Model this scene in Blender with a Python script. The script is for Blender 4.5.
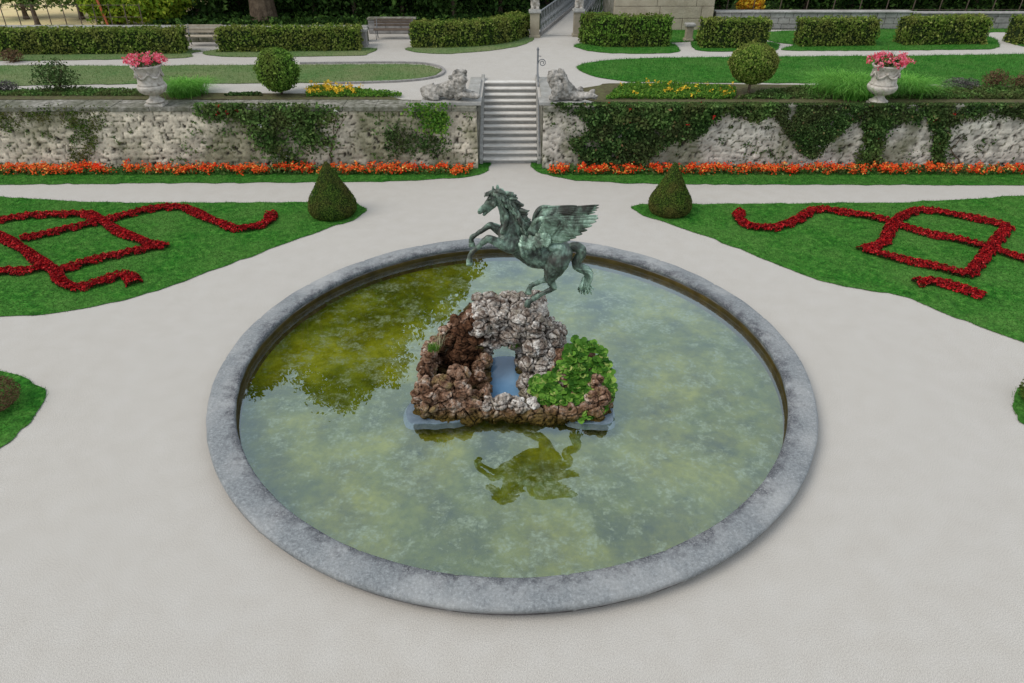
import bpy, bmesh, math, random
import numpy as np
from mathutils import Vector, Matrix, noise as mn
random.seed(7); RNG = np.random.default_rng(7)
for o in list(bpy.data.objects): bpy.data.objects.remove(o)
S = bpy.context.scene
COL = S.collection
# ------------------------------------------------------------------ camera
F = 700.0; CH = 8.75; CD = 12.2; TH = math.radians(33.36)
cam = bpy.data.cameras.new('camera'); co = bpy.data.objects.new('camera', cam); COL.objects.link(co)
co.location = (0, -CD, CH); co.rotation_euler = (math.pi/2 - TH, 0, 0)
cam.sensor_width = 36; cam.lens = 36*F/1024; cam.clip_start = .1; cam.clip_end = 2000
S.camera = co
S.render.resolution_x = 1024; S.render.resolution_y = 683
# ------------------------------------------------------------------ world and sun (overcast)
SUN_EL, SUN_AZ = math.radians(50), math.radians(-112)      # azimuth from +Y towards +X
w = bpy.data.worlds.new("World"); S.world = w; w.use_nodes = True
nt = w.node_tree; nt.nodes.clear()
out = nt.nodes.new('ShaderNodeOutputWorld'); bg = nt.nodes.new('ShaderNodeBackground')
sky = nt.nodes.new('ShaderNodeTexSky'); sky.sky_type = 'NISHITA'; sky.sun_disc = False
sky.sun_elevation = SUN_EL; sky.sun_rotation = SUN_AZ; sky.dust_density = 2.5; sky.air_density = 1.0
tc = nt.nodes.new('ShaderNodeTexCoord'); mp = nt.nodes.new('ShaderNodeMapping'); mp.inputs['Scale'].default_value = (1, 1, 2.5)
nz = nt.nodes.new('ShaderNodeTexNoise'); nz.inputs['Scale'].default_value = 2.2; nz.inputs['Detail'].default_value = 5
rp = nt.nodes.new('ShaderNodeValToRGB'); rp.color_ramp.elements[0].position = .3; rp.color_ramp.elements[1].position = .7
rp.color_ramp.elements[0].color = (.62, .62, .62, 1); rp.color_ramp.elements[1].color = (.92, .92, .92, 1)
mx = nt.nodes.new('ShaderNodeMixRGB'); mx.inputs[2].default_value = (8.2, 9.1, 10.0, 1)
nt.links.new(tc.outputs['Generated'], mp.inputs[0]); nt.links.new(mp.outputs[0], nz.inputs['Vector'])
nt.links.new(nz.outputs['Fac'], rp.inputs[0]); nt.links.new(rp.outputs[0], mx.inputs[0]); nt.links.new(sky.outputs[0], mx.inputs[1])
nt.links.new(mx.outputs[0], bg.inputs[0]); bg.inputs[1].default_value = .10
nt.links.new(bg.outputs[0], out.inputs[0])
sl = bpy.data.lights.new('sun', 'SUN'); sl.energy = 1.5; sl.angle = math.radians(32); sl.color = (1, .93, .84)
so = bpy.data.objects.new('sun', sl); COL.objects.link(so)
sd = Vector((math.sin(SUN_AZ)*math.cos(SUN_EL), math.cos(SUN_AZ)*math.cos(SUN_EL), math.sin(SUN_EL)))
so.rotation_euler = sd.to_track_quat('Z', 'Y').to_euler(); so.location = (-20, 10, 30)
S.view_settings.view_transform = 'Standard'; S.view_settings.look = 'None'; S.view_settings.exposure = 0.24; S.view_settings.gamma = 1
try:
    S.cycles.max_bounces = 8; S.cycles.transparent_max_bounces = 8
except Exception: pass

# ------------------------------------------------------------------ measuring helpers: photo position -> world point
def P(px, py, z=0.0):
    a = TH + math.atan((py-341.5)/F); d = (CH-z)/math.tan(a)
    zz = d*math.cos(TH)+(CH-z)*math.sin(TH)
    return Vector(((px-512)*zz/F, d-CD, z))
def PY(px, py, Y):
    a = TH + math.atan((py-341.5)/F); d = Y+CD; z = CH-d*math.tan(a)
    zz = d*math.cos(TH)+(CH-z)*math.sin(TH)
    return Vector(((px-512)*zz/F, Y, z))
TZ = 2.2; WZ = .08

# ------------------------------------------------------------------ object helpers
def tag(o, label=None, cat=None, group=None, kind=None):
    if label: o['label'] = label
    if cat: o['category'] = cat
    if group: o['group'] = group
    if kind: o['kind'] = kind
    return o
ORG = {}
def empty(name, loc, label, cat, group=None):
    o = bpy.data.objects.new(name, None); COL.objects.link(o); o.location = loc; o.empty_display_size = .2
    ORG[o.name] = Vector(loc)
    return tag(o, label, cat, group)
def link(name, me, mat, parent=None, origin=None, smooth=False):
    """me holds world coordinates; re-centred on its own origin or on its parent's"""
    o = bpy.data.objects.new(name, me); COL.objects.link(o)
    if parent is not None:
        g = ORG[parent.name]; o.parent = parent
    else: g = Vector(origin) if origin is not None else Vector((0, 0, 0)); o.location = g
    if g.length > 0: me.transform(Matrix.Translation(-g))
    ORG[o.name] = g
    if mat: me.materials.append(mat)
    if smooth: me.polygons.foreach_set('use_smooth', [True]*len(me.polygons))
    me.update(); return o
def npmesh(V, Fc):
    V = np.asarray(V, dtype=np.float32).reshape(-1, 3); Fc = np.asarray(Fc, dtype=np.int32)
    me = bpy.data.meshes.new('m'); k = Fc.shape[1]; n = len(Fc)
    me.vertices.add(len(V)); me.vertices.foreach_set('co', V.ravel())
    me.loops.add(n*k); me.loops.foreach_set('vertex_index', Fc.ravel())
    me.polygons.add(n); me.polygons.foreach_set('loop_start', np.arange(n, dtype=np.int32)*k)
    me.polygons.foreach_set('loop_total', np.full(n, k, dtype=np.int32))
    me.update(calc_edges=True); return me
def bmm(bm):
    me = bpy.data.meshes.new('m'); bmesh.ops.recalc_face_normals(bm, faces=bm.faces[:]); bm.to_mesh(me); bm.free(); return me
def add_box(bm, c, s, rz=0, bev=0.0, tilt=None):
    m = Matrix.Translation(Vector(c)) @ Matrix.Rotation(rz, 4, 'Z')
    if tilt: m = m @ tilt
    r = bmesh.ops.create_cube(bm, size=1, matrix=m @ Matrix.Diagonal((s[0], s[1], s[2], 1)))
    if bev > 0:
        es = list({e for v in r['verts'] for e in v.link_edges})
        bmesh.ops.bevel(bm, geom=es, offset=bev, segments=2, affect='EDGES', profile=.6)
def add_tube(bm, pts, rad, seg=8, sx=1.0):
    pts = [Vector(p) for p in pts]; n = len(pts)
    if not hasattr(rad, '__len__'): rad = [rad]*n
    rings = []; up = Vector((0, 0, 1))
    for i, p in enumerate(pts):
        t = (pts[min(i+1, n-1)]-pts[max(i-1, 0)]).normalized()
        a = t.cross(up)
        if a.length < .05: a = t.cross(Vector((0, 1, 0)))
        a.normalize(); b = a.cross(t).normalized()
        rings.append([bm.verts.new(p+rad[i]*(math.cos(2*math.pi*k/seg)*a*sx+math.sin(2*math.pi*k/seg)*b)) for k in range(seg)])
    for i in range(n-1):
        for k in range(seg): bm.faces.new((rings[i][k], rings[i][(k+1) % seg], rings[i+1][(k+1) % seg], rings[i+1][k]))
    bm.faces.new(rings[0]); bm.faces.new(rings[-1][::-1])
def add_lathe(bm, c, prof, seg=32, flute=None):
    rings = []
    for r, z in prof:
        ring = []
        for k in range(seg):
            a = 2*math.pi*k/seg; rr = r
            if flute: rr = r*(1+flute(a, z))
            ring.append(bm.verts.new((c[0]+rr*math.cos(a), c[1]+rr*math.sin(a), c[2]+z)))
        rings.append(ring)
    for i in range(len(rings)-1):
        for k in range(seg): bm.faces.new((rings[i][k], rings[i][(k+1) % seg], rings[i+1][(k+1) % seg], rings[i+1][k]))
    bm.faces.new(rings[0][::-1]); bm.faces.new(rings[-1])
def ngon(pts, z):
    bm = bmesh.new(); bm.faces.new([bm.verts.new((p[0], p[1], z)) for p in pts])
    bmesh.ops.triangulate(bm, faces=bm.faces[:]); me = bpy.data.meshes.new('m')
    for f in bm.faces:
        if f.normal.z < 0: f.normal_flip()
    bm.to_mesh(me); bm.free(); return me
def smoothpoly(pts, n=4):
    """closed Catmull-Rom through points"""
    out = []; m = len(pts)
    for i in range(m):
        p0, p1, p2, p3 = [Vector(pts[(i+k-1) % m]) for k in range(4)]
        for j in range(n):
            t = j/n
            out.append(.5*((2*p1)+(p2-p0)*t+(2*p0-5*p1+4*p2-p3)*t*t+(3*p1-p0-3*p2+p3)*t**3))
    return out
def curve(pts, n=8):
    """open Catmull-Rom, works on tuples of any length"""
    A = np.array([list(p) for p in pts], float); out = []
    for i in range(len(A)-1):
        p0, p1, p2, p3 = A[max(i-1, 0)], A[i], A[i+1], A[min(i+2, len(A)-1)]
        for j in range(n):
            t = j/n
            out.append(.5*((2*p1)+(p2-p0)*t+(2*p0-5*p1+4*p2-p3)*t*t+(3*p1-p0-3*p2+p3)*t**3))
    out.append(A[-1]); return np.array(out)
def inpoly(X, Y, poly):
    poly = [(p[0], p[1]) for p in poly]; r = np.zeros(len(X), bool); n = len(poly)
    for i in range(n):
        x1, y1 = poly[i]; x2, y2 = poly[(i+1) % n]
        if y1 == y2: continue
        c = ((y1 > Y) != (y2 > Y)) & (X < (x2-x1)*(Y-y1)/(y2-y1)+x1); r ^= c
    return r
def samp(poly, n):
    A = np.array([(p[0], p[1]) for p in poly]); lo, hi = A.min(0), A.max(0)
    U = RNG.uniform(lo, hi, (int(n), 2)); return U[inpoly(U[:, 0], U[:, 1], poly)]
def area(poly):
    a = 0
    for i in range(len(poly)): a += poly[i-1][0]*poly[i][1]-poly[i][0]*poly[i-1][1]
    return abs(a)/2
def unit(A): return A/np.maximum(np.linalg.norm(A, axis=1, keepdims=True), 1e-9)
def leaf_arrays(Pn, N, size, aspect=.6, jit=.6, fold=.25):
    n = len(Pn); Pn = np.asarray(Pn, float)
    if N is None: N = unit(RNG.normal(size=(n, 3)))
    N = unit(np.asarray(N)+RNG.normal(size=(n, 3))*jit)
    T = unit(np.cross(N, RNG.normal(size=(n, 3)))); B = np.cross(N, T)
    s = (np.ones(n)*size).reshape(-1, 1); s = s*RNG.uniform(.65, 1.35, (n, 1))
    V = np.stack([Pn-T*s*.5, Pn+B*s*aspect*.5+N*s*fold*.5, Pn+T*s*.5, Pn-B*s*aspect*.5+N*s*fold*.5], 1).reshape(-1, 3)
    Fc = np.arange(4*n).reshape(-1, 4); return V, Fc
def leaves(name, Pn, N, size, mat, parent=None, origin=None, aspect=.6, jit=.6, fold=.25):
    V, Fc = leaf_arrays(Pn, N, size, aspect, jit, fold)
    return link(name, npmesh(V, Fc), mat, parent, origin)
def blades_arrays(Pn, h, wd, lean=.5):
    n = len(Pn); Pn = np.asarray(Pn, float); a = RNG.uniform(0, 2*math.pi, n)
    D = np.stack([np.cos(a), np.sin(a), 0*a], 1); b = RNG.uniform(0, 2*math.pi, n)
    L = np.stack([np.cos(b), np.sin(b), 0*b], 1)*RNG.uniform(0, lean, (n, 1))
    hh = (np.ones(n)*h*RNG.uniform(.5, 1.2, n)).reshape(-1, 1)
    V = np.stack([Pn-D*wd/2, Pn+D*wd/2, Pn+L*hh+np.array([0, 0, 1])*hh], 1).reshape(-1, 3)
    return V, np.arange(3*n).reshape(-1, 3)

# ------------------------------------------------------------------ materials
def newmat(name):
    m = bpy.data.materials.new(name); m.use_nodes = True; t = m.node_tree
    return m, t, t.nodes['Principled BSDF'], t.nodes.new, t.links.new
def ramp(t, stops):
    r = t.nodes.new('ShaderNodeValToRGB'); e = r.color_ramp.elements
    while len(e) < len(stops): e.new(.5)
    for el, (p, c) in zip(e, stops): el.position = p; el.color = (*c, 1)
    return r
def noise_n(t, pos, scale, detail=5, rough=.55, dist=0.0, stretch=None):
    n = t.nodes.new('ShaderNodeTexNoise'); n.inputs['Scale'].default_value = scale; n.inputs['Detail'].default_value = detail
    n.inputs['Roughness'].default_value = rough; n.inputs['Distortion'].default_value = dist
    if stretch:
        mp = t.nodes.new('ShaderNodeMapping'); mp.inputs['Scale'].default_value = stretch; t.links.new(pos, mp.inputs[0]); pos = mp.outputs[0]
    t.links.new(pos, n.inputs['Vector']); return n.outputs['Fac']
def mix(t, fac, a, b, mode='MIX'):
    m = t.nodes.new('ShaderNodeMixRGB'); m.blend_type = mode
    for i, v in ((0, fac), (1, a), (2, b)):
        if hasattr(v, 'is_linked') or hasattr(v, 'links'): t.links.new(v, m.inputs[i])
        elif isinstance(v, (int, float)): m.inputs[i].default_value = v
        else: m.inputs[i].default_value = (*v, 1)
    return m.outputs[0]
def posn(t): return t.nodes.new('ShaderNodeNewGeometry').outputs['Position']
def bump(t, bsdf, h, st, dist=.02):
    b = t.nodes.new('ShaderNodeBump'); b.inputs['Strength'].default_value = st; b.inputs['Distance'].default_value = dist
    t.links.new(h, b.inputs['Height']); t.links.new(b.outputs[0], bsdf.inputs['Normal'])
def surf(name, stops, scale=3, detail=6, rough=.85, bs=.4, bscale=30, dist=.02, big=None, spec=.3, fine=None, distortion=0.0):
    """noise colour ramp + optional large-scale tint (scale,(c),(amount)) + bump"""
    m, t, b, N, L = newmat(name); p = posn(t)
    c = ramp(t, stops); L(noise_n(t, p, scale, detail, .6, distortion), c.inputs[0]); colr = c.outputs[0]
    if big:
        r2 = ramp(t, [(.35, (0, 0, 0)), (.68, (1, 1, 1))]); L(noise_n(t, p, big[0], 4), r2.inputs[0])
        mm = t.nodes.new('ShaderNodeMath'); mm.operation = 'MULTIPLY'; L(r2.outputs[0], mm.inputs[0]); mm.inputs[1].default_value = big[2]
        colr = mix(t, mm.outputs[0], colr, big[1])
    if fine:
        r3 = ramp(t, [(.3, (1-fine[1],)*3), (.7, (1+fine[1],)*3)]); L(noise_n(t, p, fine[0], 3), r3.inputs[0])
        colr = mix(t, 1.0, colr, r3.outputs[0], 'MULTIPLY')
    L(colr, b.inputs['Base Color']); b.inputs['Roughness'].default_value = rough
    b.inputs['Specular IOR Level'].default_value = spec
    if bs: bump(t, b, noise_n(t, p, bscale, 5, .65), bs, dist)
    return m
def leafmat(name, stops, transl=.25, rough=.55, patch=None):
    m, t, b, N, L = newmat(name); g = N('ShaderNodeNewGeometry')
    c = ramp(t, stops); L(g.outputs['Random Per Island'], c.inputs[0]); colr = c.outputs[0]
    if patch:
        r2 = ramp(t, [(.4, (0, 0, 0)), (.62, (1, 1, 1))]); L(noise_n(t, g.outputs['Position'], patch[0], 3), r2.inputs[0])
        mm = N('ShaderNodeMath'); mm.operation = 'MULTIPLY'; L(r2.outputs[0], mm.inputs[0]); mm.inputs[1].default_value = patch[2]
        colr = mix(t, mm.outputs[0], colr, patch[1])
    L(colr, b.inputs['Base Color']); b.inputs['Roughness'].default_value = rough+.15; b.inputs['Specular IOR Level'].default_value = .08
    tr = N('ShaderNodeBsdfTranslucent'); L(colr, tr.inputs[0]); ms = N('ShaderNodeMixShader'); ms.inputs[0].default_value = transl
    L(b.outputs[0], ms.inputs[1]); L(tr.outputs[0], ms.inputs[2]); L(ms.outputs[0], t.nodes['Material Output'].inputs[0]); return m
M = {}
M['gravel'] = surf('pale gravel', [(.25, (.415, .383, .34)), (.5, (.435, .405, .363)), (.75, (.455, .427, .388))], 2.2, 14, .95, .35, 80, .006,
                   big=(.16, (.44, .42, .395), .2), spec=.08, fine=(70, .34))
M['lawn'] = surf('mown grass', [(.3, (.009, .055, .008)), (.5, (.028, .135, .015)), (.7, (.080, .22, .035))], 5, 10, .9, .6, 60, .03,
                 big=(.8, (.075, .17, .035), .7), spec=.03, fine=(22, .45))
M['lawn_dry'] = surf('worn grass', [(.2, (.05, .11, .03)), (.5, (.09, .17, .05)), (.8, (.18, .23, .09))], 5, 8, .9, .6, 60, .03,
                     big=(.45, (.2, .2, .1), .65), spec=.15)
M['soil'] = surf('bed soil', [(.2, (.05, .04, .025)), (.5, (.10, .09, .045)), (.8, (.12, .15, .05))], 6, 7, .95, .7, 25, .04, spec=.1)
M['field'] = surf('dry sunlit field', [(.2, (.42, .32, .16)), (.5, (.62, .50, .27)), (.8, (.55, .50, .22))], .6, 5, .95, .2, 8, .05, spec=.1)
M['stone_grey'] = surf('grey stone', [(.2, (.22, .215, .20)), (.5, (.36, .35, .325)), (.8, (.48, .465, .43))], 7, 8, .85, .6, 30, .02, big=(1.3, (.16, .15, .12), .5))
M['stone_cap'] = surf('weathered coping', [(.30, (.07, .065, .05)), (.48, (.22, .205, .17)), (.68, (.42, .395, .35))], 5, 10, .9, .9, 22, .03, big=(.8, (.075, .08, .04), .8))
M['tread'] = surf('pale stone tread', [(.2, (.48, .45, .40)), (.5, (.60, .57, .52)), (.8, (.68, .65, .60))], 4, 6, .85, .3, 30, .01)
M['riser'] = surf('dark weathered riser', [(.2, (.16, .15, .14)), (.5, (.27, .255, .24)), (.8, (.38, .36, .34))], 5, 6, .9, .3, 30, .01)
M['step_riser'] = surf('pale step riser', [(.2, (.36, .345, .32)), (.5, (.47, .455, .43)), (.8, (.56, .54, .51))], 5, 6, .9, .3, 30, .01, big=(2, (.25, .24, .21), .4))
M['statue_stone'] = surf('weathered statue stone', [(.34, (.10, .09, .075)), (.48, (.31, .285, .25)), (.66, (.54, .50, .45))], 6, 8, .85, .7, 24, .03, big=(2.5, (.2, .19, .17), .45))
M['pot_stone'] = surf('pale urn stone', [(.3, (.22, .19, .155)), (.47, (.47, .425, .37)), (.7, (.62, .58, .52))], 9, 8, .8, .5, 30, .02, big=(4, (.25, .22, .18), .4))
M['bastion'] = surf('sandy ashlar', [(.2, (.22, .18, .12)), (.5, (.38, .33, .24)), (.8, (.48, .43, .32))], 1.6, 8, .9, .5, 12, .05, big=(.6, (.18, .16, .12), .6))
M['iron'] = surf('grey iron', [(.2, (.10, .105, .11)), (.8, (.20, .205, .21))], 12, 4, .5, .2, 60, .005, spec=.5)
M['railing'] = surf('weathered light railing', [(.2, (.16, .17, .18)), (.8, (.34, .35, .36))], 9, 4, .6, .2, 60, .005)
M['wood'] = surf('pale bench wood', [(.2, (.30, .25, .18)), (.8, (.48, .42, .33))], 6, 4, .7, .3, 30, .01)
M['wood_dark'] = surf('dark bench wood', [(.2, (.07, .05, .035)), (.8, (.16, .12, .09))], 6, 4, .7, .3, 30, .01)
M['bark'] = surf('bark', [(.2, (.045, .03, .02)), (.5, (.12, .085, .055)), (.8, (.20, .15, .10))], 5, 8, .95, 1.0, 12, .08)
M['redpole'] = surf('red brown pole', [(.2, (.35, .08, .03)), (.8, (.5, .14, .06))], 6, 3, .6, 0)
def pale(c): return c
M['hedge'] = leafmat('hedge leaf', [(0, (.045, .09, .014)), (.45, (.13, .22, .03)), (.8, (.25, .35, .06)), (1, (.42, .45, .13))], .4, patch=(1.0, (.22, .20, .055), .55))
M['hedge_bright'] = leafmat('fresh hedge leaf', [(0, (.04, .10, .012)), (.5, (.11, .23, .03)), (1, (.26, .42, .07))], .3, patch=(.6, (.13, .14, .03), .8))
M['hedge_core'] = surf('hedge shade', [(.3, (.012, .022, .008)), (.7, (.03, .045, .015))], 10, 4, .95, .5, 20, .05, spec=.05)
M['yew'] = leafmat('yew needle', [(0, (.014, .036, .006)), (.5, (.05, .10, .014)), (1, (.13, .21, .03))], .15, patch=(1.6, (.13, .10, .03), .6))
M['ivy'] = leafmat('ivy leaf', [(0, (.014, .035, .009)), (.5, (.04, .085, .02)), (.8, (.075, .15, .035)), (.96, (.15, .26, .08)), (1, (.22, .12, .06))], .2, patch=(.9, (.075, .07, .03), .5))
M['rose'] = leafmat('climber leaf', [(0, (.03, .07, .015)), (.5, (.075, .16, .035)), (1, (.20, .34, .09))], .3, patch=(1.4, (.10, .085, .035), .6))
M['bright'] = leafmat('bright foliage', [(0, (.05, .14, .02)), (.5, (.10, .24, .03)), (1, (.22, .36, .05))], .35)
M['tree'] = leafmat('tree leaf', [(0, (.025, .06, .012)), (.5, (.06, .13, .025)), (1, (.13, .22, .05))], .3, patch=(.3, (.03, .06, .015), .4))
M['tree_yellow'] = leafmat('yellow green tree leaf', [(0, (.10, .20, .02)), (.5, (.26, .38, .03)), (1, (.50, .55, .06))], .4)
M['tree_pale'] = leafmat('pale tree leaf', [(0, (.06, .12, .025)), (.5, (.14, .24, .06)), (1, (.28, .36, .11))], .35)
M['tree_dark'] = leafmat('dark tree leaf', [(0, (.010, .028, .006)), (.6, (.035, .08, .015)), (1, (.10, .19, .035))], .2)
M['orange_leaf'] = leafmat('orange autumn leaf', [(0, (.5, .16, .02)), (.5, (.75, .45, .03)), (1, (.8, .62, .06))], .4)
M['bergenia'] = leafmat('broad glossy leaf', [(0, (.025, .085, .010)), (.45, (.060, .165, .018)), (.85, (.17, .35, .045)), (1, (.42, .46, .14))], .3, rough=.3)
M['blade'] = leafmat('grass blade', [(0, (.010, .068, .009)), (.5, (.032, .160, .019)), (.93, (.085, .27, .045)), (1, (.22, .28, .09))], .3, patch=(.6, (.09, .20, .04), .5))
M['blade_dry'] = leafmat('worn grass blade', [(0, (.06, .13, .03)), (.6, (.13, .22, .06)), (1, (.32, .32, .16))], .3)
M['grass_long'] = leafmat('long grass blade', [(0, (.05, .18, .02)), (.5, (.13, .38, .045)), (1, (.30, .60, .12))], .35)
M['straw'] = leafmat('straw', [(0, (.30, .27, .16)), (1, (.5, .46, .3))], .3)
M['redflower'] = leafmat('dark red petal', [(0, (.11, .003, .005)), (.5, (.42, .009, .012)), (.85, (.68, .024, .026)), (1, (.82, .09, .08))], .3, patch=(7, (.10, .005, .008), .65))
M['bedleaf'] = leafmat('bronze bedding leaf', [(0, (.02, .012, .006)), (.5, (.045, .03, .010)), (1, (.05, .07, .018))], .15)
M['orangeflower'] = leafmat('orange red petal', [(0, (.70, .03, .008)), (.5, (.80, .05, .012)), (.84, (.88, .14, .025)), (.93, (.92, .42, .08)), (1, (.9, .7, .2))], .3, patch=(.7, (.88, .26, .05), .35))
M['yellowflower'] = leafmat('yellow petal', [(0, (.80, .42, .03)), (1, (.85, .65, .06))], .25)
M['pinkflower'] = leafmat('pink petal', [(0, (.55, .03, .06)), (.5, (.70, .10, .16)), (1, (.80, .30, .36))], .25)
M['whiteflower'] = leafmat('white petal', [(0, (.7, .68, .62)), (1, (.8, .8, .76))], .2)
M['shrub_brown'] = leafmat('brown red shrub leaf', [(0, (.07, .04, .02)), (.5, (.14, .08, .045)), (1, (.20, .15, .07))], .2)
M['shrub_grey'] = leafmat('grey violet shrub leaf', [(0, (.06, .055, .055)), (.5, (.12, .11, .10)), (1, (.20, .20, .17))], .2)

# tufa rock materials (wet algae stain near the waterline)
def rockmat(name, stops, wet, moss):
    m, t, b, N, L = newmat(name); p = posn(t)
    c = ramp(t, stops); L(noise_n(t, p, 4.5, 9, .68, .6), c.inputs[0])
    r2 = ramp(t, [(.55, (0, 0, 0)), (.68, (1, 1, 1))]); L(noise_n(t, p, 3.1, 4), r2.inputs[0])
    colr = mix(t, r2.outputs[0], c.outputs[0], moss)
    vo = N('ShaderNodeTexVoronoi'); vo.inputs['Scale'].default_value = 26; L(p, vo.inputs['Vector'])
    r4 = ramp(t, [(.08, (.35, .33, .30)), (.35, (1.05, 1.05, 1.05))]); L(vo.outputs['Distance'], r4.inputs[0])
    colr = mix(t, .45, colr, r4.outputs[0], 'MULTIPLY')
    sx = N('ShaderNodeSeparateXYZ'); L(p, sx.inputs[0]); mr = N('ShaderNodeMapRange'); L(sx.outputs['Z'], mr.inputs[0])
    mr.inputs[1].default_value = WZ+.30; mr.inputs[2].default_value = WZ+.08
    colr = mix(t, mr.outputs[0], colr, wet)
    gp = N('ShaderNodeNewGeometry'); pr = ramp(t, [(.44, (.12, .10, .09)), (.50, (.9, .9, .9)), (.56, (1.35, 1.35, 1.35))]); L(gp.outputs['Pointiness'], pr.inputs[0]); colr = mix(t, .9, colr, pr.outputs[0], 'MULTIPLY'); L(colr, b.inputs['Base Color'])  # crevice shade put into the colour by pointiness, raised edges lightened
    b.inputs['Specular IOR Level'].default_value = .15
    b.inputs['Roughness'].default_value = .85
    a = N('ShaderNodeMath'); a.operation = 'ADD'; L(noise_n(t, p, 22, 7, .7), a.inputs[0]); L(vo.outputs['Distance'], a.inputs[1])
    bump(t, b, a.outputs[0], .9, .035); return m
M['tufa'] = rockmat('grey tufa', [(.30, (.045, .028, .02)), (.42, (.15, .11, .085)), (.52, (.34, .295, .255)), (.63, (.64, .60, .545))], (.075, .055, .014), (.26, .22, .17))
M['tufa_brown'] = rockmat('brown tufa', [(.30, (.028, .012, .006)), (.43, (.115, .058, .032)), (.54, (.25, .15, .10)), (.66, (.50, .42, .35))], (.07, .045, .008), (.20, .14, .06))
M['tufa_dark'] = rockmat('dark brown tufa', [(.30, (.012, .005, .002)), (.43, (.042, .017, .007)), (.56, (.10, .045, .022)), (.72, (.20, .11, .065))], (.05, .035, .01), (.07, .06, .02))
M['slab'] = surf('wet blue grey slab', [(.2, (.07, .10, .13)), (.8, (.20, .25, .29))], 4, 6, .3, .5, 12, .03)

M['sky_reflection'] = surf('sky reflection blue', [(.2, (.12, .25, .42)), (.8, (.20, .36, .54))], 1.5, 3, .18, .15, 5, .02, spec=.6)  # blue of the reflected sky put into the base colour

# bronze with verdigris
def bronzemat():
    m, t, b, N, L = newmat('verdigris bronze'); p = posn(t)
    c = ramp(t, [(.38, (.020, .024, .019)), (.46, (.055, .078, .060)), (.55, (.14, .215, .165)), (.67, (.32, .44, .36))])
    L(noise_n(t, p, 3.6, 10, .68, .5, (1, 1, .7)), c.inputs[0])
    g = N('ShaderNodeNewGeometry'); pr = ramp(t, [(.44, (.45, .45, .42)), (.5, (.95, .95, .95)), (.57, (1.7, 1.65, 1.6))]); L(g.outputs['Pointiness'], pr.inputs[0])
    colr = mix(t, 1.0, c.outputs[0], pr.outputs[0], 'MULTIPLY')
    r2 = ramp(t, [(.50, (0, 0, 0)), (.66, (.85, .85, .85))]); L(noise_n(t, p, 2.4, 5), r2.inputs[0])
    colr = mix(t, r2.outputs[0], colr, (.050, .040, .034))
    L(colr, b.inputs['Base Color']); b.inputs['Metallic'].default_value = .25; b.inputs['Roughness'].default_value = .52
    bump(t, b, noise_n(t, p, 26, 5, .6), .35, .015); return m
M['bronze'] = bronzemat()

# granite rim: speckled, black lichen on the inner edge
def rimmat():
    m, t, b, N, L = newmat('speckled granite'); p = posn(t)
    c = ramp(t, [(.32, (.05, .054, .058)), (.44, (.145, .155, .16)), (.54, (.225, .238, .242)), (.66, (.42, .435, .435))]); L(noise_n(t, p, 20, 12, .88), c.inputs[0])
    colr = c.outputs[0]
    r2 = ramp(t, [(.4, (0, 0, 0)), (.7, (1, 1, 1))]); L(noise_n(t, p, .9, 5, .6), r2.inputs[0])
    colr = mix(t, r2.outputs[0], colr, mix(t, .5, colr, (.46, .45, .43)))
    vm = N('ShaderNodeVectorMath'); vm.operation = 'MULTIPLY'; vm.inputs[1].default_value = (1, 1, 0); L(p, vm.inputs[0])
    ln = N('ShaderNodeVectorMath'); ln.operation = 'LENGTH'; L(vm.outputs[0], ln.inputs[0])
    ad = N('ShaderNodeMath'); ad.operation = 'MULTIPLY_ADD'; L(noise_n(t, p, 3.5, 8, .7), ad.inputs[0]); ad.inputs[1].default_value = -1.3; L(ln.outputs['Value'], ad.inputs[2])
    mr = N('ShaderNodeMapRange'); L(ad.outputs[0], mr.inputs[0]); mr.inputs[1].default_value = 4.86; mr.inputs[2].default_value = 5.16; mr.inputs[3].default_value = 1.0; mr.inputs[4].default_value = 0
    sp = ramp(t, [(.36, (0, 0, 0)), (.50, (1, 1, 1))]); L(noise_n(t, p, 45, 4, .6), sp.inputs[0])
    mm = N('ShaderNodeMath'); mm.operation = 'MULTIPLY'; L(mr.outputs[0], mm.inputs[0]); L(sp.outputs[0], mm.inputs[1])
    colr = mix(t, mm.outputs[0], colr, (.06, .06, .068))
    L(colr, b.inputs['Base Color']); b.inputs['Roughness'].default_value = .85; bump(t, b, noise_n(t, p, 38, 7, .7), .6, .02); return m
M['rim'] = rimmat()
M['basin_wall'] = surf('brown algae wall', [(.2, (.04, .024, .005)), (.5, (.095, .060, .012)), (.8, (.16, .11, .03))], 3, 7, .8, .5, 15, .03, big=(1.2, (.03, .028, .01), .5))
M['basin_lip'] = surf('stained stone lip', [(.2, (.05, .045, .04)), (.5, (.13, .115, .11)), (.8, (.24, .22, .21))], 4, 8, .85, .5, 25, .02)
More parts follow.
